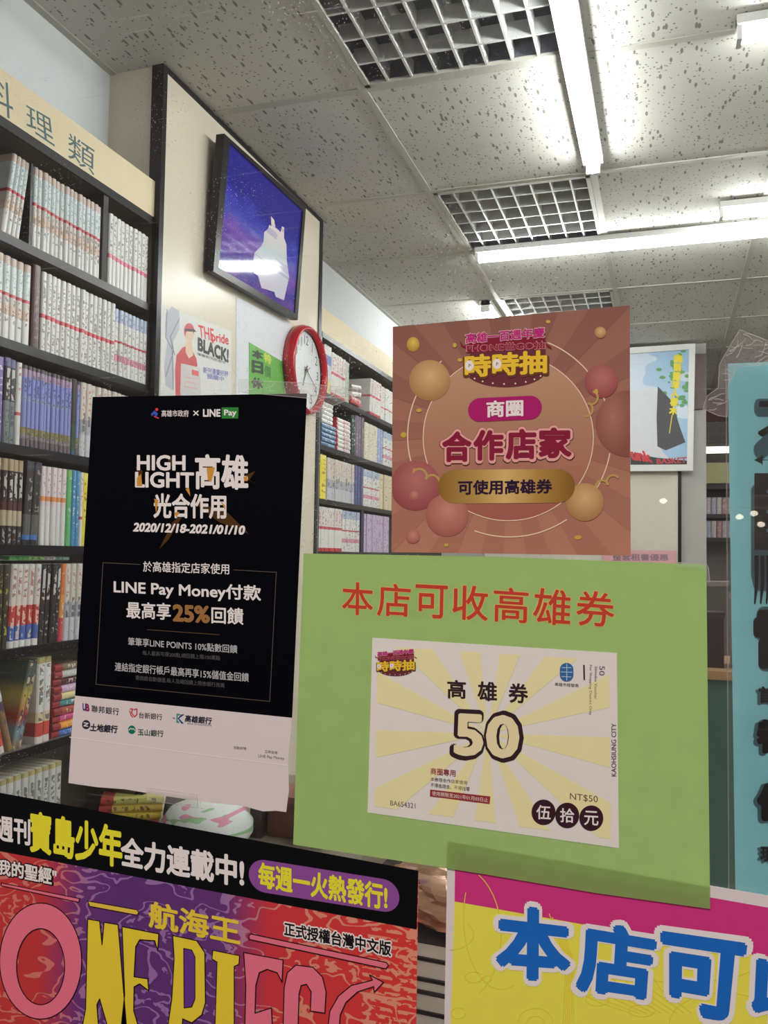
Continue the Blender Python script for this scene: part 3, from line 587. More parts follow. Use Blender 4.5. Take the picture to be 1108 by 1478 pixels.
for a, l, wd, off in ((118, .10, .004, .024), (205, .065, .006, .0225), (60, .03, .004, .026)):
    t = math.radians(a); d = V(0, math.sin(t), math.cos(t)); s = V(0, math.cos(t), -math.sin(t))*wd/2; p = V(XP+off, cy_, cz_)
    G().prism([p-d*.02-s, p+d*l-s*.4, p+d*l+s*.4, p-d*.02+s], V(.0012, 0, 0)).obj('hand', rgb(110, 90, 80, .4), ck)
G().lathe([(0, .028), (.006, .028), (.006, .020)], 12, (XP, cy_, cz_), 'x').obj('hand_cap', rgb(120, 90, 80, .4), ck)
# papers on the pier
wp = slab('paper_sheet', PP, [(340, 428), (420, 468), (420, 600), (340, 600)], .0008, rgb(216, 218, 222, .5), None, .0003); tag(wp, 'pale blank paper sheet taped behind the green notice and clock', 'paper')
bp = slab('baseball_poster', PP, [(232, 440), (333, 478), (334, 620), (230, 620)], .0008, rgb(220, 218, 214, .45), None, .0004); tag(bp, 'white poster with red and black lettering under the framed picture', 'poster')
c = Cv(PP, bp, 225, 420, 4.522, base=.0014)
I3 = lambda r, g, b: rgb(r, g, b, .5)
c.poly([(60, 150), (100, 100), (150, 130), (150, 250), (110, 330), (115, 560), (110, 650), (60, 620), (50, 500), (70, 330), (55, 220)], I3(186, 188, 196), 1)
c.strokes([[(70, 120), (60, 300), (110, 400), (60, 560)], [(150, 180), (90, 300), (120, 420)], [(100, 330), (110, 640)]], 5, I3(120, 122, 134), 2)
c.poly([(130, 420), (170, 370), (215, 350), (260, 440), (268, 490), (220, 520), (200, 670), (125, 700), (122, 520)], I3(196, 74, 80), 2)
c.poly([(190, 330), (230, 330), (240, 420), (212, 440), (190, 400)], I3(226, 196, 170), 3)
c.poly(c.ell(213, 262, 34, 52), I3(200, 84, 90), 3); c.poly(c.ell(217, 292, 28, 36), I3(226, 196, 170), 4); c.poly([(182, 246), (246, 250), (262, 268), (186, 262)], I3(70, 66, 74), 5)
c.poly([(160, 472), (285, 500), (290, 700), (155, 700)], I3(206, 200, 200), 4)
c.poly([(230, 512), (275, 524), (275, 558), (230, 546)], I3(214, 90, 90), 5); c.strokes([[(180, 560), (270, 580)], [(180, 590), (270, 610)], [(180, 620), (270, 640)]], 8, I3(222, 170, 170), 5)
c.quad('THE', ((272, 222), (372, 250), (375, 330), (280, 300)), I3(206, 50, 56), 2, .02)
c.quad('pride', ((360, 270), (470, 290), (470, 370), (365, 340)), I3(206, 50, 56), 2, .03)
c.quad('BLACK!', ((272, 305), (470, 385), (468, 465), (272, 385)), I3(40, 38, 40), 3, .05)
c.quad('漫畫新刊熱賣中', ((265, 400), (450, 460), (450, 480), (265, 418)), I3(70, 70, 76), 2)
c.quad('新刊漫畫好評', ((305, 495), (468, 525), (468, 560), (305, 535)), I3(130, 130, 180), 2, .03); c.quad('預購中', ((330, 540), (440, 560), (440, 590), (330, 572)), I3(130, 130, 180), 2, .03)
gp = slab('green_notice', PP, [(358.5, 494), (410, 524), (410, 640), (358.5, 640)], .001, rgb(98, 168, 72, .45), None, .0014); tag(gp, 'small green notice with dark handwriting beside the clock', 'notice')
c = Cv(PP, gp, 225, 420, 4.522, base=.0026)
for t, q in (('本', ((625, 380), (690, 400), (690, 450), (625, 432))), ('日', ((625, 455), (690, 470), (690, 540), (625, 530))), ('休', ((620, 565), (690, 575), (690, 640), (620, 630)))): c.quad(t, q, I3(40, 60, 40), 1, .06)
c.quad('特', ((702, 400), (745, 425), (745, 480), (702, 460)), I3(200, 206, 80), 1, .05); c.quad('價', ((702, 480), (745, 500), (745, 570), (702, 555)), I3(70, 120, 60), 1, .03)

# ------------------------------------------------------------------ rear of the shop
PB = Plane((0, YB, 0), (0, -1, 0))
pb = slab('wall_board', PB, [(700, 676), (978, 676), (978, 1100), (700, 1100)], .02, rgb(214, 208, 192, .5)); struct(pb)
slab('trim_2', PB, [(978, 676), (983, 676), (983, 1100), (978, 1100)], .022, m_black)['kind'] = 'structure'
slab('trim_3', PB, [(800, 512), (1019, 512), (1019, 590), (1004, 592), (800, 592)], .03, rgb(96, 78, 72, .5))['kind'] = 'structure'
P2 = Plane((0, YB-.05, 0), (0, -1, 0))
sp_ = tag(empty('framed_poster'), 'white-framed poster of blue sky and green leaves on the rear wall', 'poster')
O = [(830, 508), (1003, 497), (999.5, 680), (830, 681)]; I = [(838, 517), (994, 505.5), (991, 671), (838, 672)]
for a in range(4):
    b = (a+1) % 4; slab('frame_bar', P2, [O[a], O[b], I[b], I[a]], .025, rgb(226, 226, 222, .4), sp_)
m_sky = ramp_mat('sky_print', 0, [(0, (190, 206, 226)), (.5, (176, 200, 226)), (1, (150, 190, 220))], .3, interp='LINEAR', marks=[(.2, 1, (214, 222, 232), 3, .52)])
slab('print_sheet', P2, I, .008, m_sky, sp_)
c = Cv(P2, sp_, 880, 460, 3.36, base=.0086, step=.0004)
leaf = []
for i in range(60):
    x = random.uniform(235, 378); y = random.uniform(160, 510)
    if random.random() < .25 or x > 270+abs(y-330)*.12: leaf.append(c.ell(x, y, random.uniform(7, 18), random.uniform(5, 12), 7))
c.polys([[(min(q[0], 380), q[1]) for q in l] for l in leaf], I3(96, 160, 96), 1, 'printed_leaves')
c.poly([(95, 370), (180, 335), (235, 345), (240, 500), (250, 640), (290, 680), (100, 660)], I3(216, 216, 222), 2)
c.poly([(232, 330), (300, 400), (340, 530), (366, 600), (270, 640), (230, 620), (226, 480)], I3(62, 64, 66), 3)
c.poly([(100, 650), (230, 676), (375, 690), (375, 713), (100, 713)], I3(40, 40, 44), 3)
for i, ch in enumerate('自稱籃球人櫻木'):
    y = 176+i*42; c.quad(ch, ((315-i*4, y), (349-i*4, y+2), (347-i*4, y+38), (312-i*4, y+36)), I3(232, 214, 40), 5, .07)
c.stroke([(301, 470), (288, 556)], 5, I3(214, 200, 60), 5)
c.quad('Dunk', ((60, 622), (185, 650), (205, 696), (60, 676)), I3(196, 40, 50), 5, .06); c.quad('BASKET', ((228, 682), (370, 672), (370, 700), (228, 704)), I3(190, 50, 60), 5, .03)
pk = slab('pink_notice', Plane((0, YB-.03, 0), (0, -1, 0)), [(870, 793), (976, 795), (976, 840), (870, 838)], .002, rgb(226, 168, 176, .6)); tag(pk, 'pink paper notice with grey lettering above the green sheet', 'notice')
Cv(Plane((0, YB-.03, 0), (0, -1, 0)), pk, base=.003).quad('整套租書優惠', ((884, 799), (964, 800), (964, 809), (884, 809)), rgb(150, 120, 130, .5), 1, .03)
# deep end seen in the slot beside the blue sheet
rk = tag(empty('lit_rack'), 'lit shelf rack deep in the shop, seen beside the blue sheet', 'rack')
Yk = 6.6
def kx(px): return ony(px, 700, Yk).x
def kz(py): return ony(1035, py, Yk).z
x0, x1 = kx(1019.5)-.02, kx(1019.5)+1.0
box('back_panel', (x0, Yk+.3, 0), (x1, Yk+.32, kz(600)), rgb(120, 112, 108), rk)
for py in (640, 702, 744, 778): box('shelf', (x0, Yk, kz(py)-.018), (x1, Yk+.3, kz(py)+.01), rgb(70, 66, 64), rk)
box('lit_strip', (x0+.01, Yk-.02, kz(654)), (x1, Yk+.01, kz(645)), emis('lit_strip', (1, .97, .8), 2.2), rk)
box('valance', (x0, Yk-.01, kz(700)+.012), (x1, Yk, kz(668)), rgb(220, 214, 160), rk)
mats = [cover('rk%d' % i, c_) for i, c_ in enumerate([(210, 190, 196), (190, 196, 214), (220, 214, 206), (200, 150, 160)])]
for lv, pz in ((0, 744), (1, 778)):
    for i in range(7):
        o = book_proto(.034, kz(pz-24)-kz(pz), .16, mats[(i+lv) % 4], ''); o.rotation_euler = (0, 0, -math.pi/2); o.location = (x0+.03+i*.036, Yk+.004, kz(pz)+.0105); 
        tag(o, nth(f'blurred pastel book on the {"upper" if lv == 0 else "lower"} level of the lit rack', i, 7, 'from its end'), 'book', 'books on the lit rack %s level' % ('upper' if lv == 0 else 'lower'), fin=False)
Yc = 3.3; z0 = ony(1035, 968, Yc).z; xc0 = ony(1012, 1000, Yc).x
ct = tag(empty('counter'), 'teal-fronted shop counter with wooden top edge behind the blue sheet', 'counter')
box('front_panel', (xc0-.2, Yc, .0), (xc0+1.1, Yc+.02, z0-.03), rgb(62, 92, 84, .5), ct)
box('body', (xc0-.2, Yc+.02, .0), (xc0+1.1, Yc+.5, z0-.03), rgb(80, 78, 74, .5), ct)
box('worktop', (xc0-.22, Yc-.02, z0-.03), (xc0+1.12, Yc+.52, z0), rgb(150, 118, 84, .4), ct)
for i, (px, hh, ww, col, lb) in enumerate([(1024, .2, .09, (44, 36, 38), 'dark box on the counter beside the green sheet'), (1046, .27, .08, (90, 40, 48), 'dark red box on the counter next to the blue sheet')]):
    x = ony(px, 940, Yc+.15).x+(0 if i == 0 else .06); o = tag(empty('display_box'), lb, 'box'); box('box_body', (x-ww/2, Yc+.08, z0+.0005), (x+ww/2, Yc+.2, z0+hh-.02), rgb(*col, .4), o); box('box_lid', (x-ww/2-.003, Yc+.077, z0+hh-.02), (x+ww/2+.003, Yc+.203, z0+hh), rgb(*[min(255, int(v*1.3)) for v in col], .4), o)

# ------------------------------------------------------------------ below the black poster
dt = tag(empty('display_table'), 'low display table behind the glass under the black poster', 'table'); zt = ZC-.70
box('table_top', (-1.21, 1.5, zt-.03), (-.30, 2.55, zt), rgb(130, 122, 106, .5), dt)
for x in (-1.17, -.36):
    for y in (1.54, 2.49): box('leg', (x-.02, y-.02, 0), (x+.02, y+.02, zt-.03), m_dark, dt)
cols = [(214, 170, 60, 'amber'), (206, 120, 70, 'orange'), (232, 206, 70, 'yellow'), (226, 196, 90, 'golden'), (220, 214, 120, 'lemon')]
b0 = onz(140, 1178, zt+.05)
for i, cc in enumerate(cols):
    m = ramp_mat('spine_tbl%d' % i, 2, [(0, (190, 70, 60)), (.2, cc[:3]), (.97, cc[:3])], .3, [(.1, .9, (80, 60, 50), 10, .55)])
    o = book_proto(.019, .15, .12, m, ''); o.rotation_euler = (-math.pi/2, 0, math.radians(-62)); o.location = (b0.x+.0+i*.004, b0.y-.01, zt+.0105+i*.0195); tag(o, f'{cc[3]} paperback in the slanting pile on the low display table', 'book', 'bright paperbacks on the low display table', fin=False)
for i, cc in enumerate([(120, 40, 50, 'dark red'), (200, 196, 120, 'pale yellow')]):
    o = book_proto(.02, .18, .12, cover('tb%d' % i, cc[:3]), ''); o.rotation_euler = (-math.pi/2, 0, math.radians(-35)); q = onz(84+i*6, 1165, zt+.05); o.location = (q.x-.06, q.y+.0, zt+.0105+i*.0205); tag(o, f'{cc[3]} paperback at the bookcase end of the low display table', 'book', 'paperbacks at the bookcase end of the table', fin=False)
# rounded white cloth cushion with pink and green blotches
q = onz(282, 1224, zt); cu = G(); prof = [(0, .10), (.05, .097), (.09, .08), (.112, .05), (.112, .025), (.10, .006), (.0, .001)]
cu.lathe(prof, 28, (q.x, q.y+.05, zt)); m = ramp_mat('blotched_cloth', 2, [(0, (226, 230, 226)), (1, (232, 236, 232))], .7, [(0, 1, (226, 110, 160), 3.2, .6), (0, 1, (120, 190, 110), 4.5, .63)], interp='LINEAR')
tag(cu.obj('cushion', m, None, True), 'round white cloth cushion with pink and green blotches on the low table', 'cushion')
for px, py, ww, hh, col, lb in ((196, 1200, .08, .13, (40, 44, 48), 'black storage box beside the bright paperbacks'), (392, 1225, .10, .10, (110, 62, 52), 'brown goods box beyond the cushion'), (346, 1225, .03, .12, (64, 52, 52), 'dark narrow box between the cushion and the brown one'), (440, 1240, .05, .2, (70, 74, 74), 'grey upright box nearest the green sheet')):
    q = onz(px, py, zt); o = tag(empty('goods_box'), lb, 'box')
    box('box_body', (q.x-ww/2, q.y+.08, zt+.0005), (q.x+ww/2, q.y+.2, zt+hh-.015), rgb(*col, .4), o); box('box_lid', (q.x-ww/2-.002, q.y+.078, zt+hh-.015), (q.x+ww/2+.002, q.y+.202, zt+hh), rgb(*[min(255, int(v*1.25)) for v in col], .4), o)
# magazines by the glass
zs = ZC-.46
sill = struct(box('window_sill', (-.55, YG+.04, zs-.03), (1.2, YG+.45, zs), m_wall))
q0 = ony(624, 1300, .70); zt2 = ony(624, 1342, .70).z
zz = zs+.0005; i = 0
m_mag = [ramp_mat('pages_%d' % i, 2, [(0, c_), (1, c_)], .8, interp='LINEAR') for i, c_ in enumerate([(236, 242, 224), (228, 236, 216), (240, 244, 230)])]
while zz < zt2-.012:
    th = min(random.uniform(.010, .017), zt2-zz-.001); jx = random.uniform(-.003, .003)
    o = box('magazine', (-.10+jx, 0, 0), (.10+jx, .26, .0012), rgb(60, 58, 62, .3)); box('page_block', (-.098+jx, .001, .0012), (.098+jx, .258, th-.0022), m_mag[i % 3], o); box('cover_sheet', (-.10+jx, 0, th-.0022), (.10+jx, .26, th-.0012), rgb(50, 48, 52, .3), o)
    o.location = (q0.x, .70, zz); o.rotation_euler = (0, 0, math.radians(-3)); tag(o, nth('thick magazine lying in the pile between the two lower posters', i, 9, 'from the bottom'), 'magazine', 'magazines piled behind the glass', fin=False); zz += th; i += 1
# crumpled film-wrapped parcel on the pile
bm = bmesh.new(); bmesh.ops.create_icosphere(bm, subdivisions=4, radius=1)
for v in bm.verts:
    nz = math.sin(v.co.x*9+v.co.y*5)*.05+math.sin(v.co.z*11+v.co.x*7)*.06+random.uniform(-.02, .02); v.co *= 1+nz; v.co.z = max(v.co.z, -.55)
    v.co = Vector((v.co.x*.085, v.co.y*.07, v.co.z*.017))
me = bpy.data.meshes.new('parcel'); bm.to_mesh(me); bm.free()
for p in me.polygons: p.use_smooth = False
me.materials.append(rgb(206, 150, 116, .12, .3, 'film_wrap', Metallic=.45, Coat_Weight=1.0)); o = link(bpy.data.objects.new('wrapped_parcel', me)); o.location = (q0.x+.01, .785, zz+.0105)
cb = tag(empty('carton'), 'cream cardboard carton standing behind the magazine pile', 'box')
box('carton_body', (q0.x-.16, .985, zs+.0005), (q0.x+.14, 1.055, zz+.09), rgb(216, 204, 176, .6), cb); box('carton_lid', (q0.x-.163, .983, zz+.09), (q0.x+.143, 1.058, zz+.11), rgb(206, 192, 164, .6), cb)
tag(o, 'brown goods in crinkled clear film on top of the magazine pile', 'parcel', fin=False)

# ------------------------------------------------------------------ sheets on the shop window
def gp_(k): return Plane((0, YG-.0006*k, 0), (0, -1, 0))
def leaf_sheet(name, pl, pts, mat, parent=None):
    v = [pl.P(x, y) for x, y in pts]; return mesh_obj(name, v, [list(t) for t in tessellate_polygon([v])], mat, parent)
def sheet(name, k, pts, mat, lab, cat):
    if mat.name.startswith('green_paper'): return tag(leaf_sheet(name, gp_(k), pts, mat), lab, cat)
    return tag(slab(name, gp_(k), pts, .0003, mat), lab, cat)
def paper_mat(name, c, tl=.25):
    m = bpy.data.materials.new(name); m.use_nodes = True; nt = m.node_tree; nt.nodes.clear(); N = nt.nodes.new; L = nt.links.new
    tc = N('ShaderNodeTexCoord'); no = N('ShaderNodeTexNoise'); no.inputs['Scale'].default_value = 60; no.inputs['Detail'].default_value = 4; L(tc.outputs['Object'], no.inputs['Vector'])
    mx = N('ShaderNodeMix'); mx.data_type = 'RGBA'; mx.inputs[6].default_value = (*[v*.93 for v in c], 1); mx.inputs[7].default_value = (*[min(1, v*1.06) for v in c], 1); L(no.outputs['Fac'], mx.inputs[0])
    d = N('ShaderNodeBsdfDiffuse'); t = N('ShaderNodeBsdfTranslucent'); L(mx.outputs[2], d.inputs[0]); L(mx.outputs[2], t.inputs[0])
    ms = N('ShaderNodeMixShader'); ms.inputs[0].default_value = tl; L(d.outputs[0], ms.inputs[1]); L(t.outputs[0], ms.inputs[2]); o = N('ShaderNodeOutputMaterial'); L(ms.outputs[0], o.inputs[0]); return m
WP = (192, 170, 172)
# ---- weekly comic poster (lowest layer)
def map_mat():
    m = principled('old_map_print', (.5, .1, .1), .5, Specular_IOR_Level=.2); nt = m.node_tree; b = nt.nodes['Principled BSDF']; N = nt.nodes.new; L = nt.links.new
    tc = N('ShaderNodeTexCoord'); sp = N('ShaderNodeSeparateXYZ'); L(tc.outputs['Generated'], sp.inputs[0])
    def ramp(st):
        cr = N('ShaderNodeValToRGB'); el = cr.color_ramp.elements
        for i, (p, c_) in enumerate(st):
            e = el[i] if i < 2 else el.new(p); e.position = p; e.color = (*inkc(c_), 1)
        L(sp.outputs[0], cr.inputs[0]); return cr
    bg = ramp([(0, (170, 44, 44)), (.22, (166, 44, 48)), (.31, (92, 42, 96)), (.40, (80, 40, 94)), (.63, (86, 42, 94)), (.72, (176, 44, 52)), (1, (186, 46, 42))])
    fg = ramp([(0, (186, 100, 86)), (.26, (180, 92, 88)), (.34, (128, 88, 136)), (.62, (128, 88, 136)), (.74, (188, 108, 92)), (1, (194, 116, 96))])
    no = N('ShaderNodeTexNoise'); no.inputs['Scale'].default_value = 9; no.inputs['Detail'].default_value = 2; no.inputs['Distortion'].default_value = .3; L(tc.outputs['Generated'], no.inputs['Vector'])
    def band(src, a, w_):
        s_ = N('ShaderNodeMath'); s_.operation = 'SUBTRACT'; s_.inputs[1].default_value = a; L(src, s_.inputs[0]); ab = N('ShaderNodeMath'); ab.operation = 'ABSOLUTE'; L(s_.outputs[0], ab.inputs[0]); lt = N('ShaderNodeMath'); lt.operation = 'LESS_THAN'; lt.inputs[1].default_value = w_; L(ab.outputs[0], lt.inputs[0]); return lt.outputs[0]
    n2 = N('ShaderNodeTexNoise'); n2.inputs['Scale'].default_value = 26; n2.inputs['Detail'].default_value = 2; L(tc.outputs['Generated'], n2.inputs['Vector'])
    a = band(no.outputs['Fac'], .5, .012); d_ = band(no.outputs['Fac'], .62, .05); e_ = band(n2.outputs['Fac'], .5, .04)
    k_ = N('ShaderNodeMath'); k_.operation = 'MULTIPLY'; L(d_, k_.inputs[0]); L(e_, k_.inputs[1])
    # lettering-like broken rows at the right-hand side
    wv = N('ShaderNodeTexWave'); wv.bands_direction = 'Z'; wv.inputs['Scale'].default_value = 14; wv.inputs['Distortion'].default_value = 1; L(tc.outputs['Generated'], wv.inputs['Vector'])
    wg = N('ShaderNodeMath'); wg.operation = 'GREATER_THAN'; wg.inputs[1].default_value = .55; L(wv.outputs['Fac'], wg.inputs[0])
    n3 = N('ShaderNodeTexNoise'); n3.inputs['Scale'].default_value = 60; L(tc.outputs['Generated'], n3.inputs['Vector']); ng = N('ShaderNodeMath'); ng.operation = 'GREATER_THAN'; ng.inputs[1].default_value = .5; L(n3.outputs['Fac'], ng.inputs[0])
    xr = N('ShaderNodeMath'); xr.operation = 'GREATER_THAN'; xr.inputs[1].default_value = .9; L(sp.outputs[0], xr.inputs[0])
    m1 = N('ShaderNodeMath'); m1.operation = 'MULTIPLY'; L(wg.outputs[0], m1.inputs[0]); L(ng.outputs[0], m1.inputs[1]); m2 = N('ShaderNodeMath'); m2.operation = 'MULTIPLY'; L(m1.outputs[0], m2.inputs[0]); L(xr.outputs[0], m2.inputs[1])
    x1_ = N('ShaderNodeMath'); x1_.operation = 'MAXIMUM'; L(a, x1_.inputs[0]); L(k_.outputs[0], x1_.inputs[1]); x2_ = N('ShaderNodeMath'); x2_.operation = 'MAXIMUM'; L(x1_.outputs[0], x2_.inputs[0]); L(m2.outputs[0], x2_.inputs[1])
    mx = N('ShaderNodeMix'); mx.data_type = 'RGBA'; L(x2_.outputs[0], mx.inputs[0]); L(bg.outputs[0], mx.inputs[6]); L(fg.outputs[0], mx.inputs[7]); L(mx.outputs[2], b.inputs['Base Color']); return m
op = sheet('comic_poster', 1, [(-60, 1133), (604, 1257), (598, 1640), (-60, 1560)], map_mat(), 'red and violet comic poster with black banner and huge yellow and pink title', 'poster')
c = Cv(gp_(1), op, 0, 1130, 1.787)
c.poly([(-107, 5), (1079, 226), (1075, 378), (-107, 156)], (12, 11, 13), 0, 'banner')
YEL = (212, 182, 44); WT = (206, 192, 196); BK = (24, 16, 20)
c.text('週刊', -8, 84, 78, 96, 62, WT, 2, .03, 64)
c.text('寶島少年', 80, 74, 314, 116, 100, YEL, 2, .04, 100)
c.text('全力連載中!', 314, 140, 628, 192, 72, WT, 2, .038, 76)
c.poly(c.rrect(642, 192, 1030, 276, 42, dy=62), (122, 62, 124), 1, 'banner_pill')
c.text('每週一火熱發行!', 668, 205, 998, 262, 62, YEL, 2, .036, 64)
c.text('我的聖經', -4, 196, 136, 220, 38, BK, 2, .10, 42); c.text('我的聖經"', -4, 196, 146, 222, 38, WT, 3, .03, 42)
d = c.at(0, 1210, 3.4625)
def lined(pts, col, k=4, wd=5): d.poly(pts, col, k, 'title_letter'); d.stroke(pts, wd, BK, k+1, True)
PKc = (200, 92, 112)
lined([(8, 222), (10, 236), (395, 318), (400, 300)], PKc, 3, 4)
lined([(440, 312), (686, 356), (695, 370), (686, 382), (450, 338)], (204, 156, 60), 3, 4)
# letter O as a plain ring
o_ = d.ell(205, 612, 205, 290, 48); i_ = d.ell(205, 640, 120, 190, 48)
d.polys([[o_[j], o_[(j+1) % 48], i_[(j+1) % 48], i_[j]] for j in range(48)], PKc, 3, 'title_letter'); d.stroke(o_, 5, BK, 4, True); d.stroke(i_, 5, BK, 4, True)
# N E P
tg = (206, 166, 46)
lined([(440, 402), (500, 412), (512, 530), (522, 418), (592, 430), (640, 1010), (560, 1010), (500, 800), (486, 830), (500, 1010), (400, 1010), (430, 850)], tg)
lined([(612, 440), (795, 476), (790, 560), (775, 510), (700, 505), (680, 540), (672, 690), (740, 700), (745, 760), (700, 725), (672, 740), (670, 860), (700, 960), (700, 1010), (600, 1010), (625, 780)], tg)
lined([(865, 484), (985, 510), (1025, 570), (1028, 820), (1010, 880), (960, 920), (915, 900), (905, 1010), (830, 1010), (860, 800), (872, 600)], tg)
lined([(920, 548), (960, 556), (976, 590), (976, 800), (960, 840), (922, 845)], (88, 42, 112), 6, 4)
e = c.at(280, 1250, 3.259)
e.polys([[(90, 395), (215, 420), (212, 460), (190, 470), (190, 760), (100, 760), (110, 450), (86, 435)]], tg, 4, 'title_letter'); e.stroke([(90, 395), (215, 420), (212, 460), (190, 470), (190, 760), (100, 760), (110, 450), (86, 435)], 4, BK, 5, True)
def lin2(pts, col, k=4, wd=5): e.poly(pts, col, k, 'title_letter'); e.stroke(pts, wd, BK, k+1, True)
lin2([(235, 405), (420, 440), (415, 545), (392, 500), (345, 484), (308, 500), (292, 560), (288, 690), (365, 665), (370, 760), (240, 760), (245, 560)], PKc)
lin2([(420, 760), (425, 570), (440, 500), (480, 464), (560, 474), (605, 520), (622, 590), (616, 690), (548, 680), (552, 590), (530, 554), (505, 560), (495, 600), (490, 760)], PKc)
lin2([(630, 760), (640, 680), (680, 610), (740, 560), (840, 535), (826, 510), (892, 545), (848, 592), (846, 565), (770, 590), (715, 640), (688, 700), (684, 760)], PKc)
lin2([(268, 318), (905, 452), (915, 466), (903, 482), (262, 344), (258, 328)], PKc, 3)
c.text('航海王', 386, 304, 618, 352, 66, (206, 162, 50), 3, .03, 66)
c.text('正式授權台灣中文版', 734, 358, 1008, 410, 34, WT, 3, .13, 36); c.text('正式授權台灣中文版', 734, 358, 1008, 410, 34, BK, 4, .03, 36)
# ---- yellow and magenta poster (under the green sheet)
yp = sheet('yellow_poster', 2, [(646, 1212), (1345, 1334), (1345, 1640), (640, 1540)], ink(WP), 'yellow and magenta poster with big blue lettering at the bottom corner', 'poster')
c = Cv(gp_(2), yp, 560, 1200, 2.022)
c.poly([(196, 60), (1560, 302), (1560, 448), (194, 204)], (178, 44, 104), 1, 'magenta_band')
c.poly([(194, 204), (1560, 448), (1560, 830), (180, 640)], (218, 185, 68), 1, 'yellow_field')
ln = []
def arc(x, y, rx, ry, a0, a1, n=14): return c.ell(x, y, rx, ry, n, a0, a1)
for a in (arc(200, 300, 130, 200, -60, 60), arc(330, 250, 110, 210, 70, 200), arc(640, 480, 90, 190, 180, 330), arc(250, 425, 26, 16, 0, 360), arc(290, 430, 12, 10, 0, 360), arc(205, 530, 22, 16, 0, 360), arc(610, 490, 34, 18, 0, 359), arc(740, 522, 38, 18, 0, 359), arc(430, 555, 50, 40, 180, 360), arc(430, 560, 26, 22, 180, 359), arc(180, 300, 70, 45, -40, 90), arc(980, 560, 160, 90, 180, 300), arc(860, 380, 220, 60, 20, 150)): ln.append(a)
for i in range(9): x = 560+i*22; ln.append([(x, 470-i*12), (x+60, 500-i*5), (x+150, 530)])
for i in range(6): ln.append([(470+i*9, 240+i*10), (520+i*4, 380), (510+i*6, 560)])
c.strokes(ln, 2.4, (196, 166, 46), 2, 'sketch_lines')
BL = (28, 84, 158)
for ch, q in (('本', ((326, 216), (524, 242), (524, 432), (322, 420))), ('店', ((566, 262), (776, 298), (762, 488), (556, 458))), ('可', ((804, 300), (1036, 334), (1012, 550), (806, 512))), ('收', ((1076, 352), (1290, 388), (1280, 590), (1066, 560)))):
    q2 = [(x+(-8 if i in (0, 3) else 8), y+(-8 if i < 2 else 8)) for i, (x, y) in enumerate(q)]
    c.quad(ch, q2, (204, 188, 200), 3, .075); c.quad(ch, q, BL, 4, .045)
# ---- black payment poster
bk = sheet('payment_poster', 3, [(134, 573), (443, 568), (421.5, 1036), (108.7, 1004)], ink((3, 3, 7), .6), 'black payment campaign poster with white lettering and pale torn foot', 'poster')
slab('poster_foot', gp_(3), [(108.7, 1004), (421.5, 1036), (416, 1100), (417, 1140), (413, 1172), (398, 1170), (380, 1171), (350, 1163), (300, 1158), (240, 1149), (180, 1139), (140, 1136), (99, 1130), (103, 1062)], .0003, ink((190, 167, 169)), bk)
c = Cv(gp_(3), bk, 100, 550, 2.308)
LT = (200, 184, 190)
c.text('高雄市政府', 308, 97, 398, 97, 22, LT, 1, .012); c.text('×', 413, 98, 432, 98, 18, LT, 1); c.text('LINE', 447, 95, 503, 95, 23, LT, 1, .04)
c.poly([(508, 88), (564, 88), (563, 125), (508, 125)], (44, 104, 46), 1, 'green_badge'); c.text('Pay', 517, 96, 557, 96, 24, (196, 206, 190), 2, .03)
c.disc(292, 95, 5, 5, (190, 50, 50), 1); c.polys([[(272, 110), (285, 98), (296, 108), (290, 122), (284, 110), (276, 118)]], (50, 70, 150), 1); c.stroke([(284, 118), (298, 124)], 4, (190, 60, 50), 1)
gold = (176, 116, 50)
c.text('HIGH', 228, 248, 386, 249, 48, LT, 2, .032); c.text('LIGHT', 222, 304, 414, 306, 49, LT, 2, .032); c.text('高雄', 422, 247, 594, 249, 110, LT, 2, .032)
c.text('光合作用', 283, 376, 522, 379, 78, LT, 2, .032); c.text('2020/12/18-2021/01/10', 219, 473, 587, 483, 27, LT, 2, .045, 28, lean=5)
rays_ = [[(402, 395), (530, 440), (600, 510), (500, 470)], [(390, 430), (330, 530), (300, 560), (345, 470)], [(330, 262), (350, 245), (352, 280), (330, 290)], [(455, 270), (490, 268), (470, 335), (450, 310)], [(575, 318), (620, 300), (600, 330), (625, 345)], [(222, 285), (245, 300), (240, 340), (228, 320)]]
c.polys(rays_, (66, 40, 20), 1, 'gold_rays')['kind'] = 'stuff'
c.polys([[(284, 392), (298, 396), (290, 440)], [(458, 288), (486, 288), (474, 336), (462, 330)], [(580, 320), (594, 316), (594, 334), (584, 332)], [(226, 322), (240, 310), (244, 350), (226, 350)], [(388, 360), (400, 356), (404, 384)], [(350, 438), (368, 436), (358, 455)], [(505, 400), (520, 415), (520, 430)]], gold, 3, 'gold_facets')['kind'] = 'stuff'
GR = (74, 62, 56)
c.strokes([[(237, 611), (113, 605), (90, 1010), (668, 1067), (690, 637), (548, 629)]], 2.2, GR, 1, 'frame_line')
c.text('於高雄指定店家使用', 247, 600, 533, 609, 35, LT, 2, .01); c.text('LINE Pay Money付款', 150, 660, 638, 682, 54, LT, 2, .024, 57)
c.text('最高享', 192, 735, 338, 741, 54, LT, 2, .02); c.text('25%', 348, 746, 466, 752, 52, (134, 88, 52), 2, .045); c.text('回饋', 475, 752, 580, 757, 54, LT, 2, .02)
c.stroke([(260, 828), (500, 845)], 2, (80, 60, 40), 1)
c.text('筆筆享LINE POINTS 10%點數回饋', 197, 853, 560, 880, 27, (160, 148, 152), 2, .012); c.text('每人最高可得200點,總回饋上限100萬點', 245, 897, 503, 915, 16, (80, 72, 74), 2)
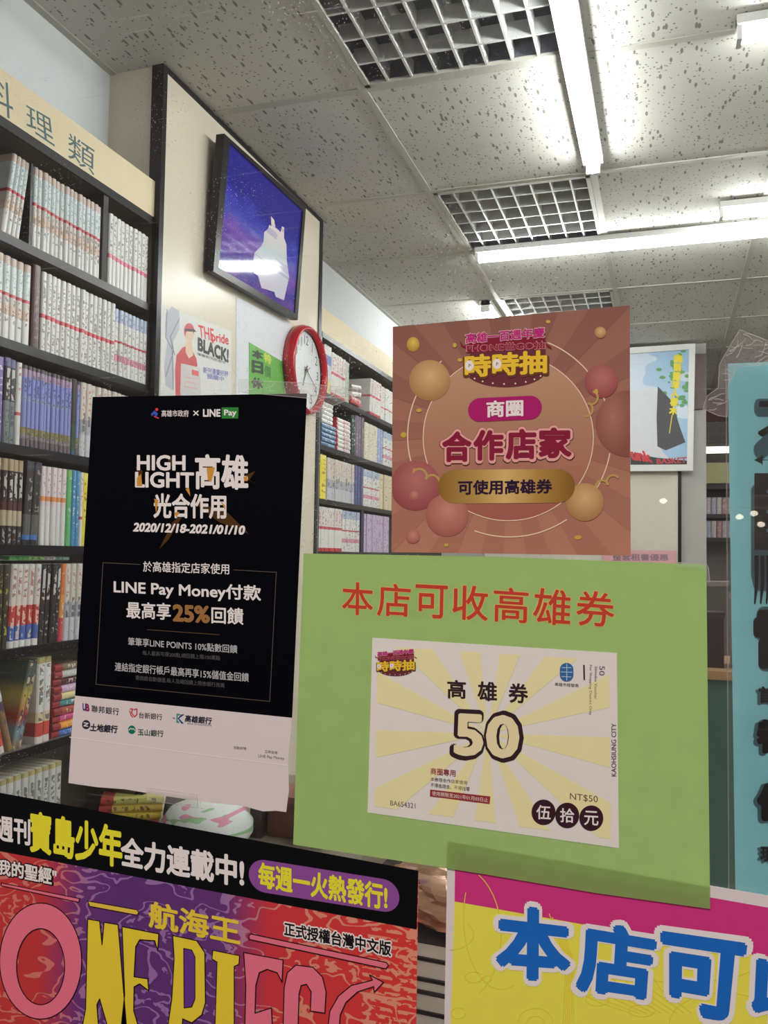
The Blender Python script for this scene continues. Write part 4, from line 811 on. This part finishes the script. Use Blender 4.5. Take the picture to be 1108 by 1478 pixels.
c.text('連結指定銀行帳戶最高再享15%儲值金回饋', 153, 936, 598, 973, 29, (160, 148, 152), 2, .012); c.text('需開啟自動儲值,每人及總回饋上限依銀行而異', 222, 980, 518, 1006, 16, (80, 72, 74), 2)
NV = (36, 36, 48)
c.text('聯邦銀行', 75, 1079, 166, 1090, 23, NV, 2, .01, spacing=1.1); c.text('台新銀行', 233, 1102, 310, 1109, 20, (70, 60, 66), 2, .01); c.text('高雄銀行', 388, 1112, 476, 1121, 22, NV, 2, .03, lean=3); c.text('BANK OF KAOHSIUNG', 394, 1137, 474, 1144, 6, (110, 96, 110), 2)
c.text('土地銀行', 72, 1141, 162, 1148, 24, NV, 2, .04, lean=2); c.text('玉山銀行', 229, 1158, 314, 1164, 21, (30, 60, 56), 2, .02)
c.text('U', 46, 1074, 56, 1075, 22, (44, 44, 110), 2, .05); c.text('B', 56, 1075, 67, 1077, 22, (120, 30, 60), 2, .05)
c.strokes([[(203, 1092), (212, 1092), (208, 1104), (218, 1118), (226, 1110), (226, 1092), (216, 1094)], [(202, 1098), (206, 1112), (212, 1119)]], 3.4, (170, 40, 50), 2, 'bank_mark')
c.polys([[(358, 1107), (372, 1109), (368, 1113), (362, 1113), (362, 1132), (368, 1134), (366, 1139), (357, 1137)]], (50, 120, 110), 2, 'bank_mark'); c.polys([[(384, 1110), (366, 1123), (382, 1140), (374, 1140), (362, 1123), (374, 1110)]], (30, 50, 120), 3, 'bank_mark'); c.stroke([(346, 1121), (352, 1124)], 3, (60, 70, 120), 2)
c.disc(57, 1144, 13.5, 15, NV, 2, 'bank_mark'); c.strokes([[(50, 1138), (64, 1140), (50, 1148), (63, 1150)]], 3.5, (190, 167, 169), 3, 'bank_mark')
c.disc(209, 1161, 12.5, 14, (20, 92, 76), 2, 'bank_mark'); c.strokes([[(199, 1163), (206, 1156), (210, 1160), (214, 1157), (220, 1164)]], 2.6, (190, 176, 172), 3, 'bank_mark')
c.text('活動詳情', 547, 1215, 590, 1219, 10, (90, 80, 84), 2); c.text('立即註冊', 652, 1228, 694, 1233, 10, (90, 80, 84), 2); c.text('LINE Pay Money', 630, 1243, 716, 1252, 12, (90, 80, 84), 2)
c.strokes([[(2, 1186), (240, 1218), (500, 1252), (730, 1281)]], 3, (206, 184, 184), 1, 'fold_crease')
# ---- green sheet with the voucher
gs = sheet('green_sheet', 4, [(438, 799), (700, 803), (1019, 815), (1021, 1000), (1024.5, 1312), (860, 1289), (700, 1262), (560, 1240), (423, 1219), (430, 1010)], paper_mat('green_paper', inkc((136, 148, 90)), .36), 'light green paper sheet with red lettering and a voucher pasted on it', 'paper sheet')
c = Cv(gp_(4), gs, 420, 790, 1.787, base=.00008)
RD = (168, 52, 42)
for i, (ch, q) in enumerate(zip('本店可收高雄券', (((132, 88), (212, 94), (210, 176), (132, 172)), ((224, 92), (308, 98), (306, 180), (222, 176)), ((322, 96), (404, 100), (402, 184), (320, 180)), ((418, 96), (508, 102), (506, 190), (416, 184)), ((524, 102), (612, 108), (610, 196), (522, 190)), ((626, 104), (722, 112), (718, 202), (624, 196)), ((736, 110), (834, 118), (832, 206), (736, 200))))):
    c.quad(ch, q, (188, 150, 80), 1, .03); c.quad(ch, q, RD, 2, .012)
vo = slab('voucher', gp_(4), [(537.5, 920.5), (890, 942.5), (893, 1224), (530.5, 1172.5)], .0003, ink((196, 178, 176)), gs, .0001)
vo['label'] = 'white fifty dollar voucher print with pale yellow rays'
c = Cv(gp_(4), gs, 420, 790, 1.787, base=.00042)
# rays clipped to the inner field
fld = [(224, 254), (820, 292), (824, 752), (216, 668)]; ctr = (507, 480)
def hit(a):
    dx, dy = math.cos(a), math.sin(a); best = None
    for i in range(4):
        (x0_, y0_), (x1_, y1_) = fld[i], fld[(i+1) % 4]; ex, ey = x1_-x0_, y1_-y0_; den = dx*ey-dy*ex
        if abs(den) < 1e-9: continue
        t = ((x0_-ctr[0])*ey-(y0_-ctr[1])*ex)/den; u = ((x0_-ctr[0])*dy-(y0_-ctr[1])*dx)/den
        if t > 0 and -1e-6 <= u <= 1+1e-6 and (best is None or t < best): best = t
    return (ctr[0]+dx*best, ctr[1]+dy*best)
nr = 13; ry_ = []
for i in range(nr):
    a = 2*math.pi*i/nr+.03; b = a+math.pi/nr; pts = [ctr, hit(a)]
    for fx, fy in fld:
        an = math.atan2(fy-ctr[1], fx-ctr[0]) % (2*math.pi)
        if a < an < b or a < an+2*math.pi < b: pts.append((fx, fy))
    pts.append(hit(b)); ry_.append(pts)
c.polys(ry_, (204, 180, 138), 1, 'voucher_rays')
VK = (46, 28, 34)
for ch, q in zip('高雄券', (((404, 342), (450, 344), (450, 390), (404, 388)), ((482, 346), (530, 348), (530, 396), (482, 394)), ((562, 350), (610, 353), (610, 402), (562, 399)))): c.quad(ch, q, VK, 2, .025)
c.quad('50', ((423, 424), (590, 432), (588, 548), (419, 538)), VK, 2, .06); c.quad('50', ((428, 430), (585, 438), (583, 542), (424, 532)), (206, 176, 142), 3, .03)
c.text('BA654321', 256, 652, 321, 660, 13, (80, 66, 70), 2); c.text('商圈專用', 360, 568, 424, 574, 17, (130, 54, 60), 2, .02)
c.text('本券限合作店家使用', 360, 592, 454, 602, 10, VK, 2); c.text('不得換現金、不得找零', 360, 607, 461, 618, 11, VK, 2)
c.poly([(359, 624), (514, 642), (512, 662), (358, 642)], (130, 44, 50), 2); c.text('使用期限至2021年01月03日止', 364, 628, 508, 646, 11, (206, 176, 170), 3)
c.text('NT$50', 719, 633, 791, 641, 19, (96, 54, 60), 2)
for ch, x, y in zip('伍拾元', (651, 712, 774), (683, 691, 698)): c.disc(x, y, 31, 33, (50, 26, 34), 2, 'round_stamp'); c.quad(ch, ((x-18, y-19), (x+18, y-17), (x+18, y+19), (x-18, y+17)), (206, 190, 188), 3, .015)
c.poly(c.rrect(693, 298, 728, 346, 17), (50, 84, 130), 2, 'round_emblem'); c.strokes([[(699, 310), (722, 310)], [(696, 321), (725, 322)], [(698, 333), (722, 334)], [(711, 301), (711, 343)]], 2, (150, 160, 180), 3)
c.text('高雄市經發局', 680, 348, 741, 352, 9, VK, 2); c.stroke([(755, 304), (756, 341)], 4, VK, 2)
c.quad('50', ((809, 306), (808, 330), (794, 330), (795, 306)), (80, 64, 80), 2); c.quad('Stimulus Voucher', ((790, 307), (789, 392), (782, 392), (783, 307)), (90, 74, 90), 2); c.quad('For Shopping District Only', ((776, 303), (775, 432), (767, 432), (768, 303)), (90, 74, 90), 2)
c.quad('KAOHSIUNG CITY', ((826, 590), (826, 454), (838, 454), (838, 590)), (70, 56, 66), 2, .01)
def festival_logo(c, k, sx=1.0):
    """lettering block «city anniversary» over a dark stage"""
    c.poly([(352, 300)]+c.ell(523, 300, 172, 76, 20, 180, 0)+[(690, 190), (640, 180), (390, 195)], (92, 40, 48), k, 'logo_stage')
    c.poly([(372, 170), (690, 140), (692, 215), (358, 232)], (112, 26, 44), k+1, 'logo_ribbon'); c.polys([[(332, 180), (345, 200), (362, 205), (360, 215), (336, 204)], [(690, 190), (715, 206), (718, 216), (700, 208)]], (120, 26, 40), k+1)
    c.text('高雄一百週年慶', 356, 152, 688, 124, 42, (180, 130, 136), k+2, .07); c.text('高雄一百週年慶', 358, 153, 686, 126, 39, (160, 34, 98), k+3, .03)
    c.text('PHONE世GO抽', 360, 196, 690, 182, 34, (176, 100, 108), k+2, .045, 34); c.text('PHONE世GO抽', 362, 198, 688, 184, 30, (112, 26, 42), k+3, .008, 30)
    c.text('時時抽', 354, 248, 698, 226, 92, (90, 50, 36), k+3, .075, 96); c.text('時時抽', 356, 245, 694, 223, 88, (200, 154, 46), k+4, .042, 92)
    for x, y in ((372, 286), (488, 279)): c.disc(x, y, 18, 22, (200, 190, 192), k+5, 'clock_spot'); c.stroke([(x-2, y+6), (x-1, y-6), (x+6, y)], 2.5, (80, 70, 90), k+6)
    for i in range(9): t = math.radians(160-i*17); c.disc(523+162*math.cos(t), 306+57*math.sin(t), 3.4, 3.4, (214, 190, 170), k+2, 'stage_bulb')
lg = Cv(gp_(4), gs, 420+220/1.787-345*.2/1.787*1.0+5, 790+258/1.787-22, 2.916*2.18, base=.00042); lg.ox = 420+222/1.787-352/(2.916*2.18); lg.oy = 790+262/1.787-126/(2.916*2.18)
festival_logo(lg, 2)
# ---- pink sticker
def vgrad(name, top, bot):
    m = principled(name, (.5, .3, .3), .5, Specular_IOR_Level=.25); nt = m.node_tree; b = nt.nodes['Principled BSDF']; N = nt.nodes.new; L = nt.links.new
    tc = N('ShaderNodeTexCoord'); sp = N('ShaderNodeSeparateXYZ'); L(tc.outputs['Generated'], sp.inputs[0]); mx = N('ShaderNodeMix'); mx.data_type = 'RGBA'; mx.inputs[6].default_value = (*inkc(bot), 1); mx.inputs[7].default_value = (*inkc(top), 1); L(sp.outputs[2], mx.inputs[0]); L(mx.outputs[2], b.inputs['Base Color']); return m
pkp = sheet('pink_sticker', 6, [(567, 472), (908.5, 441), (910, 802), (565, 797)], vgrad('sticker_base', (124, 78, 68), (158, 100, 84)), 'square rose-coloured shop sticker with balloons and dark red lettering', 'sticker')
c = Cv(gp_(6), pkp, 550, 430, 2.916)
fld = [(50, 122), (1045, 32), (1050, 1084), (44, 1070)]; ctr = (530, 570); ry_ = []; nr = 17
for i in range(nr):
    a = 2*math.pi*i/nr+.12; b = a+math.pi/nr; pts = [ctr, hit(a)]
    for fx, fy in fld:
        an = math.atan2(fy-ctr[1], fx-ctr[0]) % (2*math.pi)
        if a < an < b or a < an+2*math.pi < b: pts.append((fx, fy))
    pts.append(hit(b)); ry_.append(pts)
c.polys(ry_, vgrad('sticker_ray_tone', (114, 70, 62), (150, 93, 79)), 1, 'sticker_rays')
def radial(name, c0, c1):
    """printed ball: pale centre to deeper edge, drawn in the print itself"""
    if name in MATS: return MATS[name]
    m = principled(name, (.5, .3, .3), .45, Specular_IOR_Level=.25); nt = m.node_tree; b = nt.nodes['Principled BSDF']; N = nt.nodes.new; L = nt.links.new
    tc = N('ShaderNodeTexCoord'); mp = N('ShaderNodeVectorMath'); mp.operation = 'DISTANCE'; mp.inputs[1].default_value = (.52, 0, .62)
    sp = N('ShaderNodeSeparateXYZ'); cb = N('ShaderNodeCombineXYZ'); L(tc.outputs['Generated'], sp.inputs[0]); L(sp.outputs[0], cb.inputs[0]); L(sp.outputs[2], cb.inputs[2]); L(cb.outputs[0], mp.inputs[0])
    mr = N('ShaderNodeMapRange'); mr.inputs[2].default_value = .62; L(mp.outputs['Value'], mr.inputs[0])
    mx = N('ShaderNodeMix'); mx.data_type = 'RGBA'; mx.inputs[6].default_value = (*inkc(c0), 1); mx.inputs[7].default_value = (*inkc(c1), 1); L(mr.outputs[0], mx.inputs[0]); L(mx.outputs[2], b.inputs['Base Color']); MATS[name] = m; return m
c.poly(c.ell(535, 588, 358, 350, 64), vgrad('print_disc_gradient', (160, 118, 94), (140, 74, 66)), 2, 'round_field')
RG = (206, 164, 140)
c.stroke(c.ell(535, 588, 358, 350, 64), 4, RG, 3, True, 'ring_line')
c.strokes([c.ell(540, 582, 428, 424, 60, a0, a1) for a0, a1 in ((-68, -20), (10, 38), (56, 110), (150, 228))], 5, RG, 3, 'ring_line')
bg1 = radial('ball_gold', (184, 142, 100), (140, 94, 58)); bg2 = radial('ball_rose', (158, 92, 88), (126, 56, 60)); bg3 = radial('ball_coral', (172, 110, 98), (138, 72, 66))
for i, (x, y, r_, m_) in enumerate(((205, 348, 86, bg1), (926, 352, 70, bg2), (145, 790, 105, bg2), (278, 915, 90, bg3), (856, 860, 80, bg1), (134, 1004, 30, bg3), (139, 832, 20, bg3), (922, 146, 24, bg1))):
    pts = c.ell(x, y, r_, r_, 40)
    pts = [(max(px_, 47), py_) for px_, py_ in pts]; c.poly(pts, m_, 4+i*.1, 'balloon')
c.poly([(min(a, 1045), b) for a, b in c.ell(1040, 530, 138, 140, 48)], radial('ball_brown', (146, 90, 80), (118, 64, 56)), 4, 'balloon')
gd = (170, 134, 60)
c.disc(135, 196, 27, 31, radial('coin_gold', (190, 156, 70), (140, 104, 46)), 4, 'confetti')
c.polys([c.ell(x, y, rx, ry, 10) for x, y, rx, ry in ((95, 577, 13, 12), (160, 474, 12, 8), (828, 1008, 16, 9), (275, 1040, 10, 7), (703, 101, 10, 7), (310, 200, 8, 10), (332, 262, 10, 8), (905, 395, 8, 12))], gd, 5, 'confetti')
def curl(x0, y0, x1, y1, n=26, amp=14):
    dx, dy = x1-x0, y1-y0; L_ = math.hypot(dx, dy)
    return [(x0+dx*t-dy/L_*amp*math.sin(t*13)+dx/L_*amp*.8*math.cos(t*13), y0+dy*t+dx/L_*amp*math.sin(t*13)+dy/L_*amp*.8*math.cos(t*13)) for t in [i/n for i in range(n+1)]]
for rb in (curl(128, 716, 240, 770), curl(912, 388, 868, 492), curl(890, 800, 985, 755)): c.stroke(rb, 9, (160, 124, 74), 5, False, 'ribbon_curl')
festival_logo(c, 6)
c.poly(c.rrect(366, 424, 676, 524, 50, dy=-14), (146, 26, 84), 6, 'pink_pill'); c.text('商圈', 446, 436, 596, 430, 66, (204, 186, 192), 7, .034)
for ch, x0_, x1_, y_ in (('合', 260, 378, 568), ('作', 392, 512, 562), ('店', 528, 650, 558), ('家', 666, 798, 552)):
    c.text(ch, x0_-5, y_-6, x1_+5, y_-7, 134, (60, 30, 30), 6, .08); c.text(ch, x0_-3, y_-5, x1_+3, y_-6, 130, (196, 132, 128), 7, .08); c.text(ch, x0_+2, y_, x1_-2, y_-1, 118, (116, 26, 48), 8, .048)
gm = ramp_mat('gold_pill', 0, [(0, (150, 114, 50)), (.3, (196, 164, 92)), (.5, (232, 200, 128)), (.75, (190, 150, 78)), (1, (140, 104, 44))], .5, interp='LINEAR', spec=.2)
c.poly(c.rrect(240, 724, 815, 866, 71, dy=-4), gm, 6, 'gold_pill'); c.text('可使用高雄券', 326, 770, 718, 764, 58, (40, 22, 44), 7, .034)
# ---- blue sheet inside a clear sleeve, behind the glass
PI = Plane((0, YG+.006, 0), (0, -1, 0)); bs = tag(empty('blue_sheet'), 'pale blue sheet with black lettering in a clear sleeve at the window edge', 'paper sheet')
leaf_sheet('paper', PI, [(1050, 525), (1330, 512), (1330, 1362), (1061, 1291)], paper_mat('blue_paper', inkc((136, 172, 182)), .4), bs)
c = Cv(PI, bs, 1020, 480, 2.841, base=.0004); SH = (112, 134, 146); K = (16, 14, 18)
c.quad('大', ((206, 205), (420, 205), (420, 500), (206, 500)), SH, 1, .08); c.quad('大', ((214, 222), (440, 222), (440, 420), (210, 425)), K, 2, .02)
c.strokes([[(226, 523), (330, 523)]], 3, K, 2); c.poly([(192, 523), (226, 507), (226, 540)], K, 2); c.stroke([(226, 503), (226, 543)], 3, K, 2)
c.poly([(180, 640), (195, 620), (340, 620), (340, 1060), (195, 1060), (180, 1000)], SH, 1); c.poly([(194, 577), (340, 577), (340, 891), (194, 891)], (44, 30, 28), 2)
c.polys([[(243, y), (340, y), (340, y+14), (243, y+14)] for y in (645, 728, 805)], (124, 150, 158), 3)
c.polys([[(194+i*24, 914), (212+i*24, 914), (210+i*24, 1040), (198+i*24, 1116), (192+i*24, 1110), (196+i*24, 1020)] for i in range(4)], K, 2)
c.quad('電', ((212, 1150), (420, 1150), (420, 1385), (212, 1385)), SH, 1, .10); c.quad('電', ((204, 1152), (420, 1152), (420, 1385), (204, 1385)), K, 2, .06)
d = c.at(1000, 900, 2.954)
for ch, x, y, w_, h_, b_ in (('首', 282, 270, 62, 66, .05), ('特', 278, 415, 130, 130, .06), ('價', 282, 690, 140, 140, .08), ('現', 288, 952, 56, 60, .05)):
    d.quad(ch, ((x-12, y+6), (x+w_-12, y+8), (x+w_-12, y+h_+8), (x-12, y+h_+6)), SH, 1, b_+.03); d.quad(ch, ((x, y), (x+w_, y+2), (x+w_, y+h_+2), (x, y+h_)), K, 2, b_)
def clear_mat(name, fac, rough=.15, col=(.9, .9, .9)):
    m = bpy.data.materials.new(name); m.use_nodes = True; nt = m.node_tree; nt.nodes.clear(); N = nt.nodes.new; L = nt.links.new
    t = N('ShaderNodeBsdfTransparent'); g = N('ShaderNodeBsdfGlossy'); g.inputs['Roughness'].default_value = rough; d_ = N('ShaderNodeBsdfDiffuse'); d_.inputs[0].default_value = (*col, 1)
    a = N('ShaderNodeMixShader'); a.inputs[0].default_value = .6; L(g.outputs[0], a.inputs[1]); L(d_.outputs[0], a.inputs[2]); b = N('ShaderNodeMixShader'); b.inputs[0].default_value = fac; L(t.outputs[0], b.inputs[1]); L(a.outputs[0], b.inputs[2])
    o = N('ShaderNodeOutputMaterial'); L(b.outputs[0], o.inputs[0]); return m
m_tape = clear_mat('clear_tape', .10); m_edge = clear_mat('tape_crease', .62)
slab('sleeve', PI, [(1046, 528), (1334, 513), (1334, 1366), (1052, 1292)], .0002, clear_mat('sleeve_film', .07), bs, .0022)
Cv(PI, bs, base=.0028).stroke([(1047, 528), (1051, 1292)], 1.6, m_edge, 1, False, 'sleeve_edge')
def wrinkles(base_pts, cen, n, rx, ry, seed, lab):
    rr = random.Random(seed); t = slab('clear_tape', gp_(7), base_pts, .0002, m_tape); tag(t, lab, 'tape'); c = Cv(gp_(7), t, base=.0006)
    def inside(p):
        k = False; m_ = len(base_pts)
        for i in range(m_):
            (x0, y0), (x1, y1) = base_pts[i], base_pts[(i+1) % m_]
            if (y0 > p[1]) != (y1 > p[1]) and p[0] < (x1-x0)*(p[1]-y0)/(y1-y0)+x0: k = not k
        return k
    L_ = []
    while len(L_) < n:
        p = (cen[0]+rr.uniform(-rx, rx), cen[1]+rr.uniform(-ry, ry)); a = rr.uniform(-.5, .4)-.25; pts = [p]
        for _ in range(rr.randint(2, 5)):
            a += rr.uniform(-.6, .6); p = (p[0]+math.cos(a)*rr.uniform(3, 9), p[1]+math.sin(a)*rr.uniform(3, 9))
            if inside(p): pts.append(p)
        if inside(pts[0]) and len(pts) > 1: L_.append(pts)
    c.strokes(L_, 1.0, m_edge, 1, 'crease'); c.stroke(base_pts, .8, m_edge, 1, True, 'tape_edge')
wrinkles([(1038, 526), (1067, 476), (1108, 492), (1130, 500), (1130, 524), (1062, 530), (1050, 560), (1049, 602), (1036, 600), (1014, 590), (1020, 572), (1036, 560)], (1075, 535), 34, 60, 60, 3, 'crumpled clear tape over the corner of the pale blue sheet')
wrinkles([(345, 548), (440, 553), (515, 562), (520, 570), (470, 590), (462, 602), (450, 600), (446, 575), (345, 566)], (440, 575), 20, 90, 28, 5, 'crumpled clear tape over the top corner of the black poster')
t = slab('clear_tape', gp_(7), [(212, 1137), (285, 1147), (286, 1166), (212, 1154)], .0002, m_tape); tag(t, 'clear tape strip across the torn foot of the black poster', 'tape')
Cv(gp_(7), t, base=.0005).stroke([(212, 1137), (285, 1147), (286, 1166), (212, 1154)], .8, m_edge, 1, True, 'tape_edge')
t = slab('clear_tape', gp_(7), [(975, 812), (1016, 812.5), (1022, 818), (1024, 840), (1052, 839), (1052, 846), (1020, 846), (1016, 822), (975, 818)], .0002, m_tape); tag(t, 'clear tape along the upper corner of the green sheet', 'tape')
Cv(gp_(7), t, base=.0005).strokes([[(975, 812), (1016, 812.5), (1022, 818), (1024, 840)], [(1020, 839), (1052, 839)]], 1.1, m_edge, 1, 'tape_edge')

# ------------------------------------------------------------------ street lamps behind the viewer, mirrored in the glass
for i, (px, py) in enumerate(((957, 723), (1067, 746), (1088, 741), (1098, 757))):
    p = ony(px, py, 7.24); o = tag(empty('street_lamp'), nth('small warm street lamp mirrored in the glass', i, 4, 'counting away from the white-framed poster'), 'lamp', 'street lamps mirrored in the glass')
    q = V(p.x, 1.24-p.y, p.z); g = G(); g.lathe([(0, -.022), (.02, -.016), (.03, 0), (.02, .016), (0, .022)], 12, q); g.obj('bulb', emis('street_bulb', (1, .86, .66), 22), o, True)
    G().lathe([(.012, .02), (.045, .022), (.03, .05), (.0, .055)], 12, q).obj('shade', m_dark, o)

# ------------------------------------------------------------------ bring every thing's origin to its own base
bpy.context.view_layer.update()
for r in ROOTS:
    obs = [o for o in [r, *r.children_recursive] if o.type == 'MESH']
    P_ = [v.co for o in obs for v in o.data.vertices]
    if not P_: continue
    lo = [min(p[i] for p in P_) for i in range(3)]; hi = [max(p[i] for p in P_) for i in range(3)]
    o_ = V((lo[0]+hi[0])/2, (lo[1]+hi[1])/2, lo[2]); T = Matrix.Translation(-o_)
    for o in obs: o.data.transform(T)
    r.location = o_
